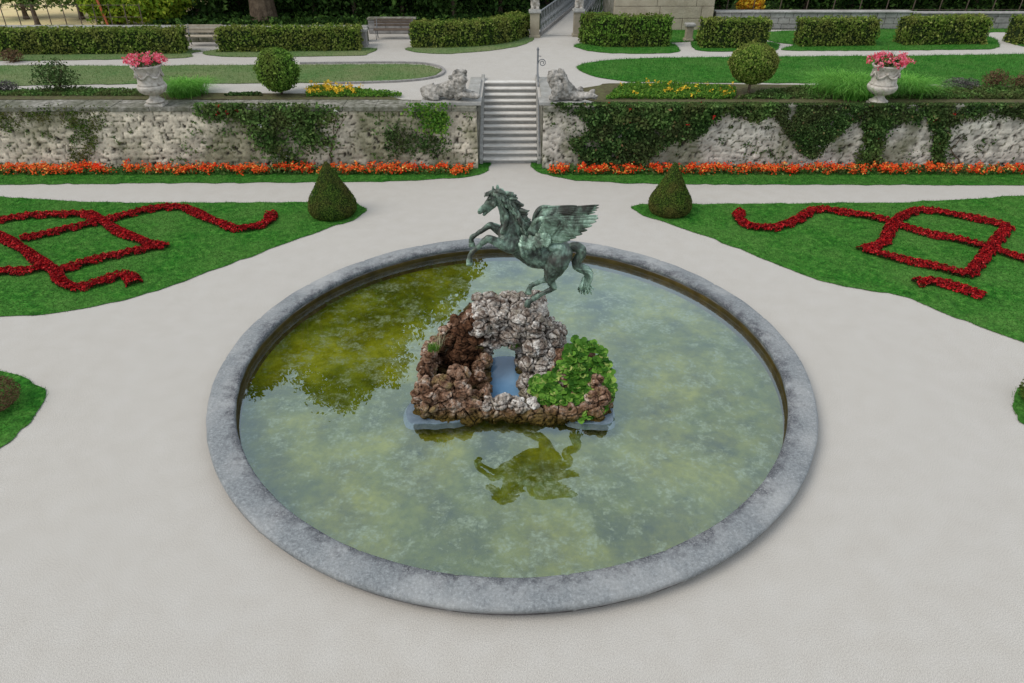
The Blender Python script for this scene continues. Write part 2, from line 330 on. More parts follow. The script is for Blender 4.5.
def floormat():
    m, t, b, N, L = newmat('algae pond floor'); p = posn(t)
    c = ramp(t, [(.32, (.070, .078, .005)), (.46, (.135, .146, .007)), (.54, (.18, .195, .010)), (.68, (.26, .275, .03))]); L(noise_n(t, p, 1.1, 8, .62, .1), c.inputs[0]); colr = c.outputs[0]
    f = ramp(t, [(.36, (.76, .78, .74)), (.50, (.98, .98, .98)), (.64, (1.16, 1.15, 1.12))]); L(noise_n(t, p, 7, 9, .72, .3), f.inputs[0]); colr = mix(t, 1.0, colr, f.outputs[0], 'MULTIPLY')
    r2 = ramp(t, [(.42, (.60, .66, .80)), (.58, (1.02, 1.0, .95))]); L(noise_n(t, p, .45, 5, .6), r2.inputs[0]); colr = mix(t, 1.0, colr, r2.outputs[0], 'MULTIPLY')
    r3 = ramp(t, [(.50, (0, 0, 0)), (.58, (.9, .9, .9))]); L(noise_n(t, p, 2.6, 12, .78, .2), r3.inputs[0])
    r5 = ramp(t, [(.46, (.25, .25, .25)), (.56, (1, 1, 1))]); L(noise_n(t, p, 13, 6, .7), r5.inputs[0])
    colr = mix(t, mix(t, 1.0, r3.outputs[0], r5.outputs[0], 'MULTIPLY'), colr, (.24, .28, .17))
    L(colr, b.inputs['Base Color']); b.inputs['Roughness'].default_value = .95; b.inputs['Specular IOR Level'].default_value = 0; return m
M['pond_floor'] = floormat()
def watermat():
    m, t, b, N, L = newmat('pond water'); t.nodes.remove(b); p = posn(t)
    tr = N('ShaderNodeBsdfTransparent'); tr.inputs[0].default_value = (.985, .99, .94, 1)
    gl = N('ShaderNodeBsdfGlossy'); gl.inputs['Roughness'].default_value = 0.0; gl.inputs[0].default_value = (.74, .92, 1, 1)
    ge = N('ShaderNodeNewGeometry'); dt = N('ShaderNodeVectorMath'); dt.operation = 'DOT_PRODUCT'; L(ge.outputs['Incoming'], dt.inputs[0]); L(ge.outputs['True Normal'], dt.inputs[1])
    ab = N('ShaderNodeMath'); ab.operation = 'ABSOLUTE'; L(dt.outputs['Value'], ab.inputs[0]); su = N('ShaderNodeMath'); su.operation = 'SUBTRACT'; su.inputs[0].default_value = 1; L(ab.outputs[0], su.inputs[1])
    pw = N('ShaderNodeMath'); pw.operation = 'POWER'; L(su.outputs[0], pw.inputs[0]); pw.inputs[1].default_value = 3.1
    fr = N('ShaderNodeMath'); fr.operation = 'MULTIPLY_ADD'; L(pw.outputs[0], fr.inputs[0]); fr.inputs[1].default_value = .83; fr.inputs[2].default_value = .15
    bp = N('ShaderNodeBump'); bp.inputs['Strength'].default_value = .05; bp.inputs['Distance'].default_value = .01
    L(noise_n(t, p, 2.5, 2), bp.inputs['Height']); L(bp.outputs[0], gl.inputs['Normal'])
    ms = N('ShaderNodeMixShader'); L(fr.outputs[0], ms.inputs[0]); L(tr.outputs[0], ms.inputs[1]); L(gl.outputs[0], ms.inputs[2])
    L(ms.outputs[0], t.nodes['Material Output'].inputs[0]); return m
M['water'] = watermat()
def attrmat(name, attr, bs=.35):
    m, t, b, N, L = newmat(name); p = posn(t)
    a = N('ShaderNodeAttribute'); a.attribute_name = attr
    pt = ramp(t, [(.34, (.22, .19, .14)), (.42, (1, 1, 1))]); L(noise_n(t, p, 9, 10, .8), pt.inputs[0])
    r3 = ramp(t, [(.25, (.62, .60, .56)), (.5, (1, 1, 1)), (.75, (1.22, 1.22, 1.2))]); L(noise_n(t, p, 11, 8, .72), r3.inputs[0])
    colr = mix(t, 1.0, a.outputs['Color'], r3.outputs[0], 'MULTIPLY'); colr = mix(t, .85, colr, pt.outputs[0], 'MULTIPLY'); L(colr, b.inputs['Base Color'])
    b.inputs['Roughness'].default_value = .95; b.inputs['Specular IOR Level'].default_value = .15
    bump(t, b, noise_n(t, p, 24, 8, .7), bs, .04); return m
M['wall'] = attrmat('old rubble wall stone', 'wcol')

# ================================================================== SETTING
def annulus(r0, r1s, z, hole_n=180):
    V = []; Fc = []; rs = [r0]+list(r1s)
    for r in rs:
        for k in range(hole_n):
            a = 2*math.pi*k/hole_n; V.append((r*math.cos(a), r*math.sin(a), z))
    for i in range(len(rs)-1):
        for k in range(hole_n):
            k2 = (k+1) % hole_n; Fc.append((i*hole_n+k, (i+1)*hole_n+k, (i+1)*hole_n+k2, i*hole_n+k2))
    return npmesh(V, Fc)
tag(link('ground', annulus(5.8, [7, 9, 13, 25, 60, 300], 0), M['gravel']), kind='structure')
WY = 12.5; SX0, SX1 = -1.07, .93; SY0, SY1 = 13.1, 16.4
bm = bmesh.new()
def quad(bm, x0, y0, x1, y1, z):
    bm.faces.new([bm.verts.new(v) for v in ((x0, y0, z), (x1, y0, z), (x1, y1, z), (x0, y1, z))])
quad(bm, -70, WY+.45, SX0-.02, SY1, TZ); quad(bm, SX1+.02, WY+.45, 70, SY1, TZ); quad(bm, -70, SY1, 70, 27.6, TZ)
tag(link('terrace', bmm(bm), M['gravel']), kind='structure')
bm = bmesh.new(); quad(bm, -300, 27.6, -19.5, 400, TZ-.012)
tag(link('field', bmm(bm), M['field']), kind='structure')
bm = bmesh.new(); quad(bm, -19.5, 27.6, 300, 400, TZ-.012)
tag(link('woodland_ground', bmm(bm), M['hedge_core']), kind='structure')
# pond
bm = bmesh.new(); bmesh.ops.create_circle(bm, cap_ends=True, radius=5.66, segments=160, matrix=Matrix.Translation((0, 0, WZ-.30)))
tag(link('pond_floor', bmm(bm), M['pond_floor']), kind='structure')
bm = bmesh.new(); bmesh.ops.create_circle(bm, cap_ends=True, radius=5.618, segments=160, matrix=Matrix.Translation((0, 0, WZ)))
tag(link('water', bmm(bm), M['water']), kind='structure')

basin = empty('pond_basin', (0, 0, 0), 'large round fountain basin edged with grey speckled granite', 'fountain basin')
def ring(prof, seg=400, joints=0, closed=False):
    V = []; Fc = []; n = len(prof)
    for k in range(seg):
        a = 2*math.pi*k/seg
        for i, (r, z) in enumerate(prof):
            rr, zz = r, z
            q = mn.noise(Vector((math.cos(a)*r*2.2, math.sin(a)*r*2.2, z*9+3)))*.012
            if joints:
                j = (k+.5) % (seg/joints)
                if j < 1: zz -= .022; 
            V.append(((rr+q)*math.cos(a), (rr+q)*math.sin(a), zz+q*.6))
    for k in range(seg):
        k2 = (k+1) % seg
        for i in range(n-1): Fc.append((k*n+i, k*n+i+1, k2*n+i+1, k2*n+i))
        if closed: Fc.append((k*n+n-1, k*n, k2*n, k2*n+n-1))
    me = npmesh(V, Fc); bm = bmesh.new(); bm.from_mesh(me); bmesh.ops.recalc_face_normals(bm, faces=bm.faces[:]); bm.to_mesh(me); bm.free(); return me
link('rim', ring([(5.575, .19), (5.57, .245), (5.58, .275), (5.605, .291), (5.66, .298), (5.82, .301), (5.98, .297), (6.06, .288), (6.095, .27), (6.11, .235), (6.105, .165), (6.03, .15), (5.8, .15)], 600, 22, True), M['rim'], basin, smooth=True)
link('basin_lip', ring([(5.80, .148), (5.605, .186), (5.595, .17), (5.60, .14)], 300), M['basin_lip'], basin, smooth=True)
link('basin_wall', ring([(5.60, .14), (5.62, .085)], 300), M['basin_wall'], basin, smooth=True)
link('submerged_wall', ring([(5.62, .085), (5.61, -.15), (5.56, -.26)], 300), M['basin_wall'], basin, smooth=True)
link('kerb', ring([(6.02, .15), (6.0, .05), (6.02, -.06)], 300), M['basin_lip'], basin, smooth=True)

# ------------------------------------------------------------------ retaining wall (two stretches beside the steps)
def vor(X, Z, sx, sz, jx, jz, seed):
    """anisotropic jittered-grid voronoi; returns F1, F2-F1, cell random"""
    rng = np.random.default_rng(seed); NX, NZ = 400, 40
    JX = rng.uniform(-.5, .5, (NX, NZ))*jx; JZ = rng.uniform(-.5, .5, (NX, NZ))*jz; RC = rng.uniform(0, 1, (NX, NZ))
    gx = X/sx+150; gz = Z/sz+10; ix = np.floor(gx).astype(int); iz = np.floor(gz).astype(int)
    f1 = np.full(X.shape, 9.); f2 = f1.copy(); rc = np.zeros(X.shape)
    for a in (-1, 0, 1):
        for b in (-1, 0, 1):
            cx = np.clip(ix+a, 0, NX-1); cz = np.clip(iz+b, 0, NZ-1)
            px = ix+a+.5+JX[cx, cz]+.5*((iz+b) % 2); pz = iz+b+.5+JZ[cx, cz]
            d = np.maximum(np.abs(gx-px), np.abs(gz-pz))*.65+np.hypot(gx-px, gz-pz)*.35
            nf = d < f1; f2 = np.where(nf, f1, np.minimum(f2, d)); rc = np.where(nf, RC[cx, cz], rc); f1 = np.where(nf, d, f1)
    return f1, f2-f1, rc
def fbm(X, Y, Z, sc, oc=4):
    X = np.ravel(X); Y = np.ravel(Y); Z = np.ravel(Z)
    return np.array([mn.fractal(Vector((x*sc, y*sc, z*sc)), 1.0, 2.0, oc) for x, y, z in zip(X, Y, Z)])
def stone_wall(name, x0, x1, ybase, z0, z1, mats, label, seed, step=.05, coursed=.35, mossy=.5, back=.5, side=None, tint=(1, 1, 1), sx=.5, sz=.27, group=None):
    th = empty(name, ((x0+x1)/2, ybase, z0), label, 'stone wall', group)
    nx = int((x1-x0)/step)+1; nz_ = int((z1-z0)/step)+1
    xs = np.linspace(x0, x1, nx); zs = np.linspace(z0, z1, nz_); X, Z = np.meshgrid(xs, zs, indexing='ij')
    xr = X.ravel(); zr = Z.ravel(); warp = fbm(xr, xr*0, zr, 1.3, 3)
    wx = xr+warp*.12; wz = zr+warp*.05
    f1, e, rc = vor(wx, wz, sx, sz, .75, coursed, seed)
    big = fbm(xr, xr*0+7, zr, .35, 4); med = fbm(xr, xr*0+3, zr, 1.6, 5); pit = fbm(xr, xr*0+11, zr, 5.5, 4)
    edge = np.clip((e+.04*pit)/.115, 0, 1)
    y = ybase+.02-.042*edge-.028*(rc-.5)+.018*med+.012*pit
    holes = np.clip((pit-.50)/.14, 0, 1); y += holes*.05
    V = np.stack([xr, y, zr], 1)
    idx = np.arange(nx*nz_).reshape(nx, nz_)
    Fc = np.stack([idx[:-1, :-1], idx[1:, :-1], idx[1:, 1:], idx[:-1, 1:]], -1).reshape(-1, 4)
    base = np.array([.57, .50, .395])*np.array(tint); c = base*(0.78+.40*rc[:, None])
    c = c*(1+.30*med[:, None])*(1+.25*fbm(xr, xr*0+5, zr, 3.5, 4)[:, None])
    moss = np.array([.085, .09, .035]); dark = np.array([.05, .042, .032])
    jm = (1-edge)[:, None]*.95*np.clip(.95+med, 0, 1.2)[:, None]; jm = np.clip(jm, 0, 1); jc = np.where((med > .12)[:, None], moss*.8, dark*.9); c = c*(1-jm)+jc*jm
    mk = np.clip((big*1.2+.35*med+mossy-.42)*2.2, 0, 1)[:, None]*.65; c = c*(1-mk)+moss*1.2*mk
    hz = holes[:, None]; c = c*(1-hz)+dark*hz
    me = npmesh(V, Fc); at = me.color_attributes.new('wcol', 'FLOAT_COLOR', 'POINT')
    at.data.foreach_set('color', np.concatenate([np.clip(c, .01, .9), np.ones((len(c), 1))], 1).astype(np.float32).ravel())
    link('wall_face', me, M['wall'], th, smooth=True)
    bm = bmesh.new(); add_box(bm, ((x0+x1)/2, ybase+.08+back/2, (z0+z1)/2), (x1-x0-.02, back, z1-z0)); link('wall_core', bmm(bm), mats[1], th)
    return th
def coping(parent, x0, x1, y0, y1, z0, z1, mat, seed):
    rr = random.Random(seed); x = x0; bm = bmesh.new()
    while x < x1:
        l = min(rr.uniform(.8, 1.6), x1-x); 
        if x1-x-l < .4: l = x1-x
        d = rr.uniform(-.015, .015)
        add_box(bm, (x+l/2, (y0+y1)/2+d, (z0+z1)/2+d*.5), (l-.012, y1-y0, z1-z0), bev=.018); x += l
    link('coping', bmm(bm), mat, parent)
wl = stone_wall('retaining_wall', -26, SX0-.16, WY, 0, TZ-.14, (None, M['stone_cap']), 'long pitted old stone terrace wall left of the steps', 5, mossy=.62, coursed=.3, sx=.36, sz=.19)
wr = stone_wall('retaining_wall', SX1+.16, 26, WY, 0, TZ-.14, (None, M['stone_cap']), 'long rubble stone terrace wall right of the steps, partly under ivy', 9, mossy=.40, coursed=.6, tint=(1.0, 1.03, 1.12), sx=.36, sz=.21)
coping(wl, -26, SX0-.16, WY-.07, WY+.95, TZ-.135, TZ+.015, M['stone_cap'], 3)
coping(wr, SX1+.16, 26, WY-.07, WY+.5, TZ-.135, TZ+.015, M['stone_cap'], 4)

# ------------------------------------------------------------------ steps
st = empty('staircase', ((SX0+SX1)/2, SY0, 0), 'pale stone garden steps rising through the gap in the terrace wall', 'staircase')
NS = 13; rh = TZ/NS; rd = (SY1-SY0)/NS
for i in range(NS):
    y = SY0+i*rd; z = rh*(i+1)
    bm = bmesh.new(); add_box(bm, ((SX0+SX1)/2, y+rd/2+.125, z-.026), (SX1-SX0-.004, rd+.37, .05), bev=.012); link('tread', bmm(bm), M['tread'], st)
    bm = bmesh.new(); add_box(bm, ((SX0+SX1)/2, y+.05+.1, z-.06-(rh-.06)/2+.001), (SX1-SX0-.01, .2, rh-.062)); link('riser', bmm(bm), M['step_riser'], st)
for s, x in ((-1, SX0), (1, SX1)):
    bm = bmesh.new(); xa = x if s > 0 else x-.13; xb = xa+.13
    pr = [(SY0-.12, 0), (SY0-.12, .22), (SY1, TZ+.16), (SY1+.35, TZ+.16), (SY1+.35, 0)]
    A = [bm.verts.new((xa, y, z)) for y, z in pr]; B = [bm.verts.new((xb, y, z)) for y, z in pr]
    bm.faces.new(A); bm.faces.new(B[::-1])
    for k in range(5): bm.faces.new((A[k], A[(k+1) % 5], B[(k+1) % 5], B[k]))
    bmesh.ops.bevel(bm, geom=bm.edges[:], offset=.012, segments=1, affect='EDGES')
    link('stringer', bmm(bm), M['stone_grey'], st)
    bm = bmesh.new(); xo = x-.22 if s < 0 else x+.22
    add_box(bm, (xo, (WY+SY1)/2+.28, TZ/2-.1), (.18, SY1-WY-.5, TZ-.2)); link('cheek_wall', bmm(bm), M['stone_cap'], st)
    bm = bmesh.new(); add_box(bm, (xo+s*.12, (WY+SY1)/2+.45, TZ+.04), (.44, SY1-WY-.55, .10), bev=.02); link('cheek_cap', bmm(bm), M['stone_grey'], st)
# handrail with scroll
hr = empty('handrail', (SX1+.06, SY1, TZ), 'tall grey iron handrail post with scroll at the right of the steps', 'handrail')
hx = SX1+.065
bm = bmesh.new(); add_tube(bm, [(hx, SY1-.05, TZ+.16), (hx, SY1-.05, TZ+1.12)], .035, 8); add_tube(bm, [(hx, SY1-.05, TZ+1.12), (hx, SY1-.05, TZ+1.16), (hx, SY1-.05, TZ+1.24)], [.05, .05, .01], 8); link('post', bmm(bm), M['iron'], hr)
bm = bmesh.new(); add_tube(bm, [(hx, SY1-.05, TZ+.62), (hx, SY0+.1, .22+.62), (hx, SY0-.02, .80), (hx, SY0-.02, .22)], .028, 8); link('rail', bmm(bm), M['iron'], hr)
for k in range(1, 4):
    y = SY0+(SY1-SY0)*k/4; bm = bmesh.new(); zb = .22+(TZ-.06)*k/4; add_tube(bm, [(hx, y, zb), (hx, y, zb+.6)], .018, 6); link('baluster', bmm(bm), M['iron'], hr)
bm = bmesh.new(); pts = []
for k in range(40):
    a = k/39*math.pi*3.3; r = .15*(1-k/39*.75); pts.append((hx+.18-r*math.cos(a)*1.0, SY1-.05, TZ+.66+r*math.sin(a)))
add_tube(bm, [(hx, SY1-.05, TZ+.92), (hx+.13, SY1-.05, TZ+.90)], .016, 6); add_tube(bm, pts, .018, 6); link('scroll', bmm(bm), M['iron'], hr)

# ------------------------------------------------------------------ lawns
def lawn(px, z, mat, bladem, dens=330, h=.05, lift=.018, n=4, edge=True, smooth=True):
    w3 = [P(x, y, z) for x, y in px]
    poly = smoothpoly([(p.x, p.y) for p in w3], n) if smooth else [Vector((p.x, p.y)) for p in w3]
    # jitter the outline so that the edge is not clean
    if edge:
        q = []
        for i in range(len(poly)):
            a, b = poly[i], poly[(i+1) % len(poly)]; L_ = (b-a).length; k = max(1, int(L_/.25))
            for j in range(k):
                p = a.lerp(b, j/k); q.append(p+Vector((mn.noise(Vector((p.x*2.5, p.y*2.5, 1))), mn.noise(Vector((p.x*2.5, p.y*2.5, 5)))))*.11)
        poly = q
    tag(link('lawn', ngon(poly, z+lift), mat), kind='structure')
    U = samp(poly, area(poly)*dens*1.6); pts = np.concatenate([U, np.full((len(U), 1), z+lift-.002)], 1)
    # extra blades on the outline
    E_ = []
    for i in range(len(poly)):
        a, b = poly[i-1], poly[i]; k = int((b-a).length*45)
        for j in range(k):
            p = a.lerp(b, random.random()); E_.append((p[0]+random.gauss(0, .02), p[1]+random.gauss(0, .02), z+lift-.01))
    if E_: pts = np.concatenate([pts, np.array(E_)])
    V, Fc = blades_arrays(pts, h, .014, .9)
    return V, Fc
def grass_stuff(name, parts_, mat):
    Vs = []; Fs = []; o = 0
    for V, Fc in parts_: Vs.append(V); Fs.append(Fc+o); o += len(V)
    return tag(link(name, npmesh(np.concatenate(Vs), np.concatenate(Fs)), mat), kind='stuff')
LL = [(-90, 203), (120, 203), (250, 203), (345, 202.5), (362, 206), (365, 212), (352, 221), (330, 228), (290, 242), (250, 257), (210, 272), (160, 290), (110, 303), (50, 314), (-20, 318), (-120, 322)]
RR = [(1120, 203), (900, 203), (760, 204), (660, 204.5), (638, 205), (630, 208), (640, 214), (665, 223), (705, 236), (740, 250), (780, 266), (820, 281), (870, 291), (905, 297), (935, 310), (980, 327), (1030, 344), (1130, 370)]
GL = [(-60, 365), (0, 371), (25, 379), (43, 389), (47, 398), (38, 412), (22, 430), (0, 449), (-60, 480)]
GR = [(1100, 375), (1030, 386), (1014, 392), (1012, 402), (1018, 416), (1030, 428), (1100, 450)]
SL = [(-60, 167), (300, 165), (470, 160), (486, 160), (490, 166), (486, 172), (470, 177), (440, 179), (380, 182), (250, 183), (100, 184), (-60, 184)]
SR = [(1090, 167), (720, 165), (560, 160), (536, 160), (531, 165), (538, 172), (560, 178), (600, 182), (680, 184.5), (850, 185), (1090, 184)]
a = [lawn(p, 0, M['lawn'], None, dens=420, smooth=True) for p in (LL, RR, GL, GR)]
b_ = [lawn(p, 0, M['lawn'], None, dens=300, h=.06) for p in (SL, SR)]
OL = [(-60, 67), (120, 66), (300, 65), (400, 64.5), (428, 66), (440, 71), (432, 76.5), (400, 80.5), (330, 83), (150, 84), (-60, 85)]
OR = [(1090, 56), (900, 56), (700, 57.5), (630, 59), (595, 62), (577, 67), (586, 74), (612, 80), (660, 82.5), (850, 83.5), (1090, 83.5)]
c1 = [lawn(OR, TZ, M['lawn'], None, dens=170, h=.09)]
hl = [[(578, 44), (584, 50), (605, 53), (640, 54), (674, 53), (679, 50), (672, 44), (640, 40)], [(692, 46), (700, 51), (735, 52), (770, 51.5), (779, 48), (770, 42), (700, 40)],
      [(764, 32), (905, 29), (1000, 29), (1060, 29), (1040, 32), (985, 33), (996, 40), (997, 48), (960, 50), (800, 51), (783, 49), (793, 45), (770, 41)],
      [(1006, 36), (1060, 32), (1090, 50), (1024, 47)], [(664, 31), (706, 31), (704, 38), (700, 41), (664, 42)]]
c1 += [lawn(p, TZ, M['lawn'], None, dens=120, h=.09) for p in hl]
grass_stuff('grass', a+b_, M['blade']); grass_stuff('grass', c1, M['blade'])
d1 = [lawn(OL, TZ, M['lawn_dry'], None, dens=150, h=.07)]
hl2 = [[(-60, 52), (182, 50), (190, 54), (184, 58), (100, 60), (-60, 61)], [(216, 50), (366, 48), (367, 54), (350, 56), (222, 57)], [(408, 48), (414, 52), (440, 54), (480, 52), (515, 47), (532, 41), (528, 36), (470, 42)]]
d1 += [lawn(p, TZ, M['lawn_dry'], None, dens=100, h=.07) for p in hl2]
grass_stuff('grass', d1, M['blade_dry'])
# stone edging round the end of the left terrace lawn
e = [P(x, y, TZ) for x, y in [(300, 64), (400, 63.3), (432, 65.5), (444, 71), (436, 77.5), (402, 82), (330, 84.3)]]
cv = curve([(p.x, p.y, TZ+.03) for p in e], 10); bm = bmesh.new()
for i in range(len(cv)-1):
    A, B = Vector(cv[i]), Vector(cv[i+1]); dd = B-A
    add_box(bm, (A+B)/2, (dd.length*.97, .10, .10), rz=math.atan2(dd.y, dd.x), bev=.012)
tag(link('kerb_edging', bmm(bm), M['riser']), kind='structure')
# planting beds along the terrace edge
for px in ([(-60, 91), (90, 91.5), (200, 93.5), (380, 95), (404, 97.5), (300, 98), (-60, 98)], [(598, 97.5), (600, 86), (640, 84), (900, 86.5), (1090, 87), (1090, 98)]):
    w3 = smoothpoly([(P(x, y, TZ).x, P(x, y, TZ).y) for x, y in px], 3); w3 = [(p[0], (WY+.90 if p[0] < 0 else WY+.49) if p[1] < WY+1.6 else p[1]) for p in w3]
    tag(link('planting_bed', ngon(w3, TZ+.03), M['soil']), kind='structure')

# ------------------------------------------------------------------ red flower patterns
def ribbon(polys, name, label, wid=.36):
    Lp = []; Np = []
    for pl in polys:
        cv = curve([tuple(P(x, y, 0)) for x, y in pl], 8)
        for i in range(len(cv)-1):
            A, B = cv[i], cv[i+1]; l = np.linalg.norm(B-A); n = max(2, int(l*wid*2600)); d = (B-A)/max(l, 1e-6); nn = np.array([-d[1], d[0], 0])
            t = RNG.uniform(0, 1, n)[:, None]; u = RNG.uniform(-1, 1, n)
            u = u*(1+.22*np.sin(B[0]*9+A[1]*7)); pts = A+(B-A)*t+nn*(u*wid/2)[:, None]
            hgt = .16*np.sqrt(np.clip(1-(u*.85)**2, .05, 1)); clump = .5+.5*np.sin(pts[:, 0]*21)*np.sin(pts[:, 1]*23)
            pts[:, 2] = .03+(hgt*(.65+.5*clump))*RNG.uniform(.75, 1.05, n); Lp.append(pts)
            N_ = np.stack([nn[0]*u, nn[1]*u, np.ones(n)], 1); Np.append(N_)
    A = np.concatenate(Lp); N_ = np.concatenate(Np)
    th = tag(leaves(name, A, N_, .05, M['redflower'], aspect=.85, jit=.7, origin=(A[:, 0].mean(), A[:, 1].mean(), 0)), label, 'flower bed', kind='stuff')
    B = A[::2].copy(); B[:, 2] *= .55
    leaves('bedding_foliage', B, None, .06, M['bedleaf'], parent=th, aspect=.7)
leftp = [[(-60, 232), (0, 223), (31, 218), (62, 217), (90, 216.5), (99, 221)], [(90, 217), (103, 224), (125, 236), (150, 246), (168, 249)],
         [(103, 223), (125, 218), (147, 212.5), (169, 209.5), (191, 212), (212, 222.5), (237, 231), (256, 229), (270, 223), (271, 215)],
         [(97, 225), (69, 231), (41, 238), (22, 241)], [(162, 248), (125, 256), (94, 263), (62, 273), (53, 276)],
         [(-40, 226), (0, 238), (19, 249), (37, 261), (58, 275)], [(-50, 274), (0, 274), (31, 273), (47, 268)],
         [(58, 275), (60, 282), (73, 290), (94, 287), (116, 279), (130, 278), (135, 286)]]
ribbon(leftp, 'flower_ribbon', 'scrolled red flower pattern on the left lower lawn', .34)
rightp = [[(740, 213), (738, 221), (751, 229), (773, 230), (795, 223), (813, 212.5), (835, 213.5), (860, 217.5), (888, 223)],
          [(860, 252.5), (882, 245), (891.5, 227.5), (904, 217), (923, 212.5), (954, 217.5), (985, 223), (1007, 229)],
          [(1007, 229), (991.5, 248), (976, 268), (966, 279)], [(863, 252), (891.5, 260), (923, 266.5), (948, 273), (964, 278)],
          [(898, 227.5), (923, 235), (954, 241.5), (988, 251), (1024, 262), (1070, 276)]]
ribbon(rightp, 'flower_ribbon', 'scrolled red flower pattern on the right lower lawn', .34)
ribbon([[(914, 285), (935, 284.5), (957, 290), (983, 299)]], 'flower_ribbon', 'short separate red flower band near the gravel, bottom of the right lawn', .36)

# flower borders at the foot of the wall
def border(x0, x1, label, seed):
    th = empty('flower_border', ((x0+x1)/2, WY-.4, 0), label, 'flower bed'); del th['category']; th['category'] = 'flower bed'
    r = np.random.default_rng(seed); n = int((x1-x0)*190)
    G = np.stack([r.uniform(x0, x1, n), r.uniform(WY-.72, WY-.12, n), r.uniform(.04, .24, n)], 1)
    leaves('foliage', G, None, .12, M['rose'], parent=th, aspect=.5)['kind'] = 'stuff'
    n = int((x1-x0)*17); C_ = np.stack([r.uniform(x0, x1, n), r.uniform(WY-.70, WY-.2, n), r.uniform(.13, .27, n)], 1)
    Pn = (C_[:, None, :]+r.normal(size=(n, 18, 3))*np.array([.065, .055, .06])).reshape(-1, 3)
    leaves('blossom', Pn, np.tile(np.array([0, -.6, 1.]), (len(Pn), 1)), .068, M['orangeflower'], parent=th, aspect=.9, jit=.5)['kind'] = 'stuff'
border(-24, -1.45, 'long orange red flower border under the wall left of the steps', 3)
border(1.35, 24, 'long orange red flower border under the wall right of the steps', 4)

# ------------------------------------------------------------------ ivy and climbers on the wall
def wallplant(name, label, cat, px, dens, size, mat, thick=.22, seed=1, flowers=None, Y=WY-.03, ragged=10, gap=-.28):
    poly = [(x, y) for x, y in px]; n = area(poly)*dens*2.2
    U = samp(poly, n)
    # ragged outline and gaps
    k = np.array([mn.noise(Vector((u[0]*.06, u[1]*.1, seed)))+.5*mn.noise(Vector((u[0]*.2, u[1]*.25, seed+9))) for u in U])
    U = U[k > gap]; k = k[k > gap]
    J = U+RNG.normal(size=U.shape)*ragged*.25
    pts = np.array([PY(x, y, Y) for x, y in J]); pts[:, 1] -= RNG.uniform(0, 1, len(pts))**1.3*thick*(.6+k)
    pts[:, 2] = np.clip(pts[:, 2], .03, TZ+.14)
    o = np.array([pts[:, 0].mean(), Y, 0]); Nn = np.tile(np.array([0, -1, .35]), (len(pts), 1))
    th = empty(name, o, label, cat); leaves('foliage', pts, Nn, size, mat, parent=th, jit=.8)
    if flowers:
        fm, fn = flowers; S_ = pts[RNG.choice(len(pts), fn)]; Q = (S_[:, None, :]+RNG.normal(size=(fn, 7, 3))*.035-np.array([0, .08, 0])).reshape(-1, 3)
        leaves('blossom', Q, None, .07, M[fm], parent=th)
    return th
big = [(556, 100), (640, 99), (700, 99), (760, 99.5), (760, 108), (742, 114), (722, 112), (708, 124), (700, 134), (680, 138), (664, 142), (650, 155), (640, 163), (615, 166), (592, 164), (584, 158), (575, 146), (570, 140), (588, 136), (590, 120), (578, 112), (560, 108)]
wallplant('ivy', 'dense dark ivy mass covering the wall just right of the steps', 'ivy', big, 2.6, .12, M['ivy'], .34, 2, gap=-.2)
vshape = [(765, 100), (860, 99), (862, 118), (850, 122), (842, 130), (830, 140), (822, 150), (811, 158), (798, 150), (790, 138), (782, 126), (772, 112)]
wallplant('ivy', 'wedge shaped dark ivy hanging in a point to the left of the right urn', 'ivy', vshape, 3.4, .085, M['ivy'], .26, 5, ragged=6)
topr = [(860, 99), (1060, 99), (1060, 114), (1010, 118), (985, 112), (960, 118), (945, 130), (940, 160), (930, 165), (938, 135), (925, 122), (905, 118), (890, 124), (884, 136), (870, 140), (862, 125)]
wallplant('ivy', 'dark ivy trailing over the wall top below and beyond the right urn', 'ivy', topr, 3.0, .10, M['ivy'], .30, 7)
wallplant('climbing_rose', 'leafy climber with a few red roses over the ivy beside the steps', 'climbing rose', [(600, 99), (730, 98), (728, 108), (700, 118), (660, 124), (625, 122), (605, 112)], 1.3, .13, M['rose'], .5, 11, ('redflower', 14), ragged=12)
wallplant('climbing_rose', 'pale green climber straggling down the wall behind the right topiary ball', 'climbing rose', [(745, 98), (775, 99), (772, 112), (750, 118), (738, 110)], 1.5, .13, M['rose'], .35, 12, ragged=12)
wallplant('climbing_rose', 'thin upright green climber on the wall below the right urn', 'climbing rose', [(868, 112), (884, 110), (882, 135), (876, 165), (855, 168), (864, 140)], 1.6, .12, M['rose'], .3, 13, ('redflower', 3), ragged=10)
wallplant('climbing_rose', 'thin climber with one red rose on the far right stretch of wall', 'climbing rose', [(925, 105), (948, 104), (946, 135), (944, 164), (934, 165), (934, 130)], 1.4, .12, M['rose'], .3, 14, ('redflower', 3), ragged=10)
wallplant('climbing_rose', 'big bushy climbing rose with white blooms on the left wall', 'climbing rose', [(240, 104), (290, 100), (335, 106), (340, 120), (332, 135), (338, 145), (322, 152), (300, 158), (290, 168), (275, 168), (272, 150), (258, 142), (252, 128), (238, 118)], 1.2, .12, M['rose'], .45, 15, ('whiteflower', 12), ragged=18, gap=.12)
wallplant('ivy', 'dark ivy behind the white climbing rose on the left wall', 'ivy', [(235, 101), (300, 99), (330, 112), (322, 135), (310, 155), (298, 166), (285, 166), (280, 145), (262, 140), (250, 122)], .7, .10, M['ivy'], .2, 16, ragged=18, gap=.12)
wallplant('climbing_rose', 'sparse bright climber on the wall below the left lion', 'climbing rose', [(408, 106), (425, 104), (444, 102), (448, 118), (444, 132), (430, 128), (418, 118)], 1.1, .11, M['bright'], .25, 17, ragged=14)
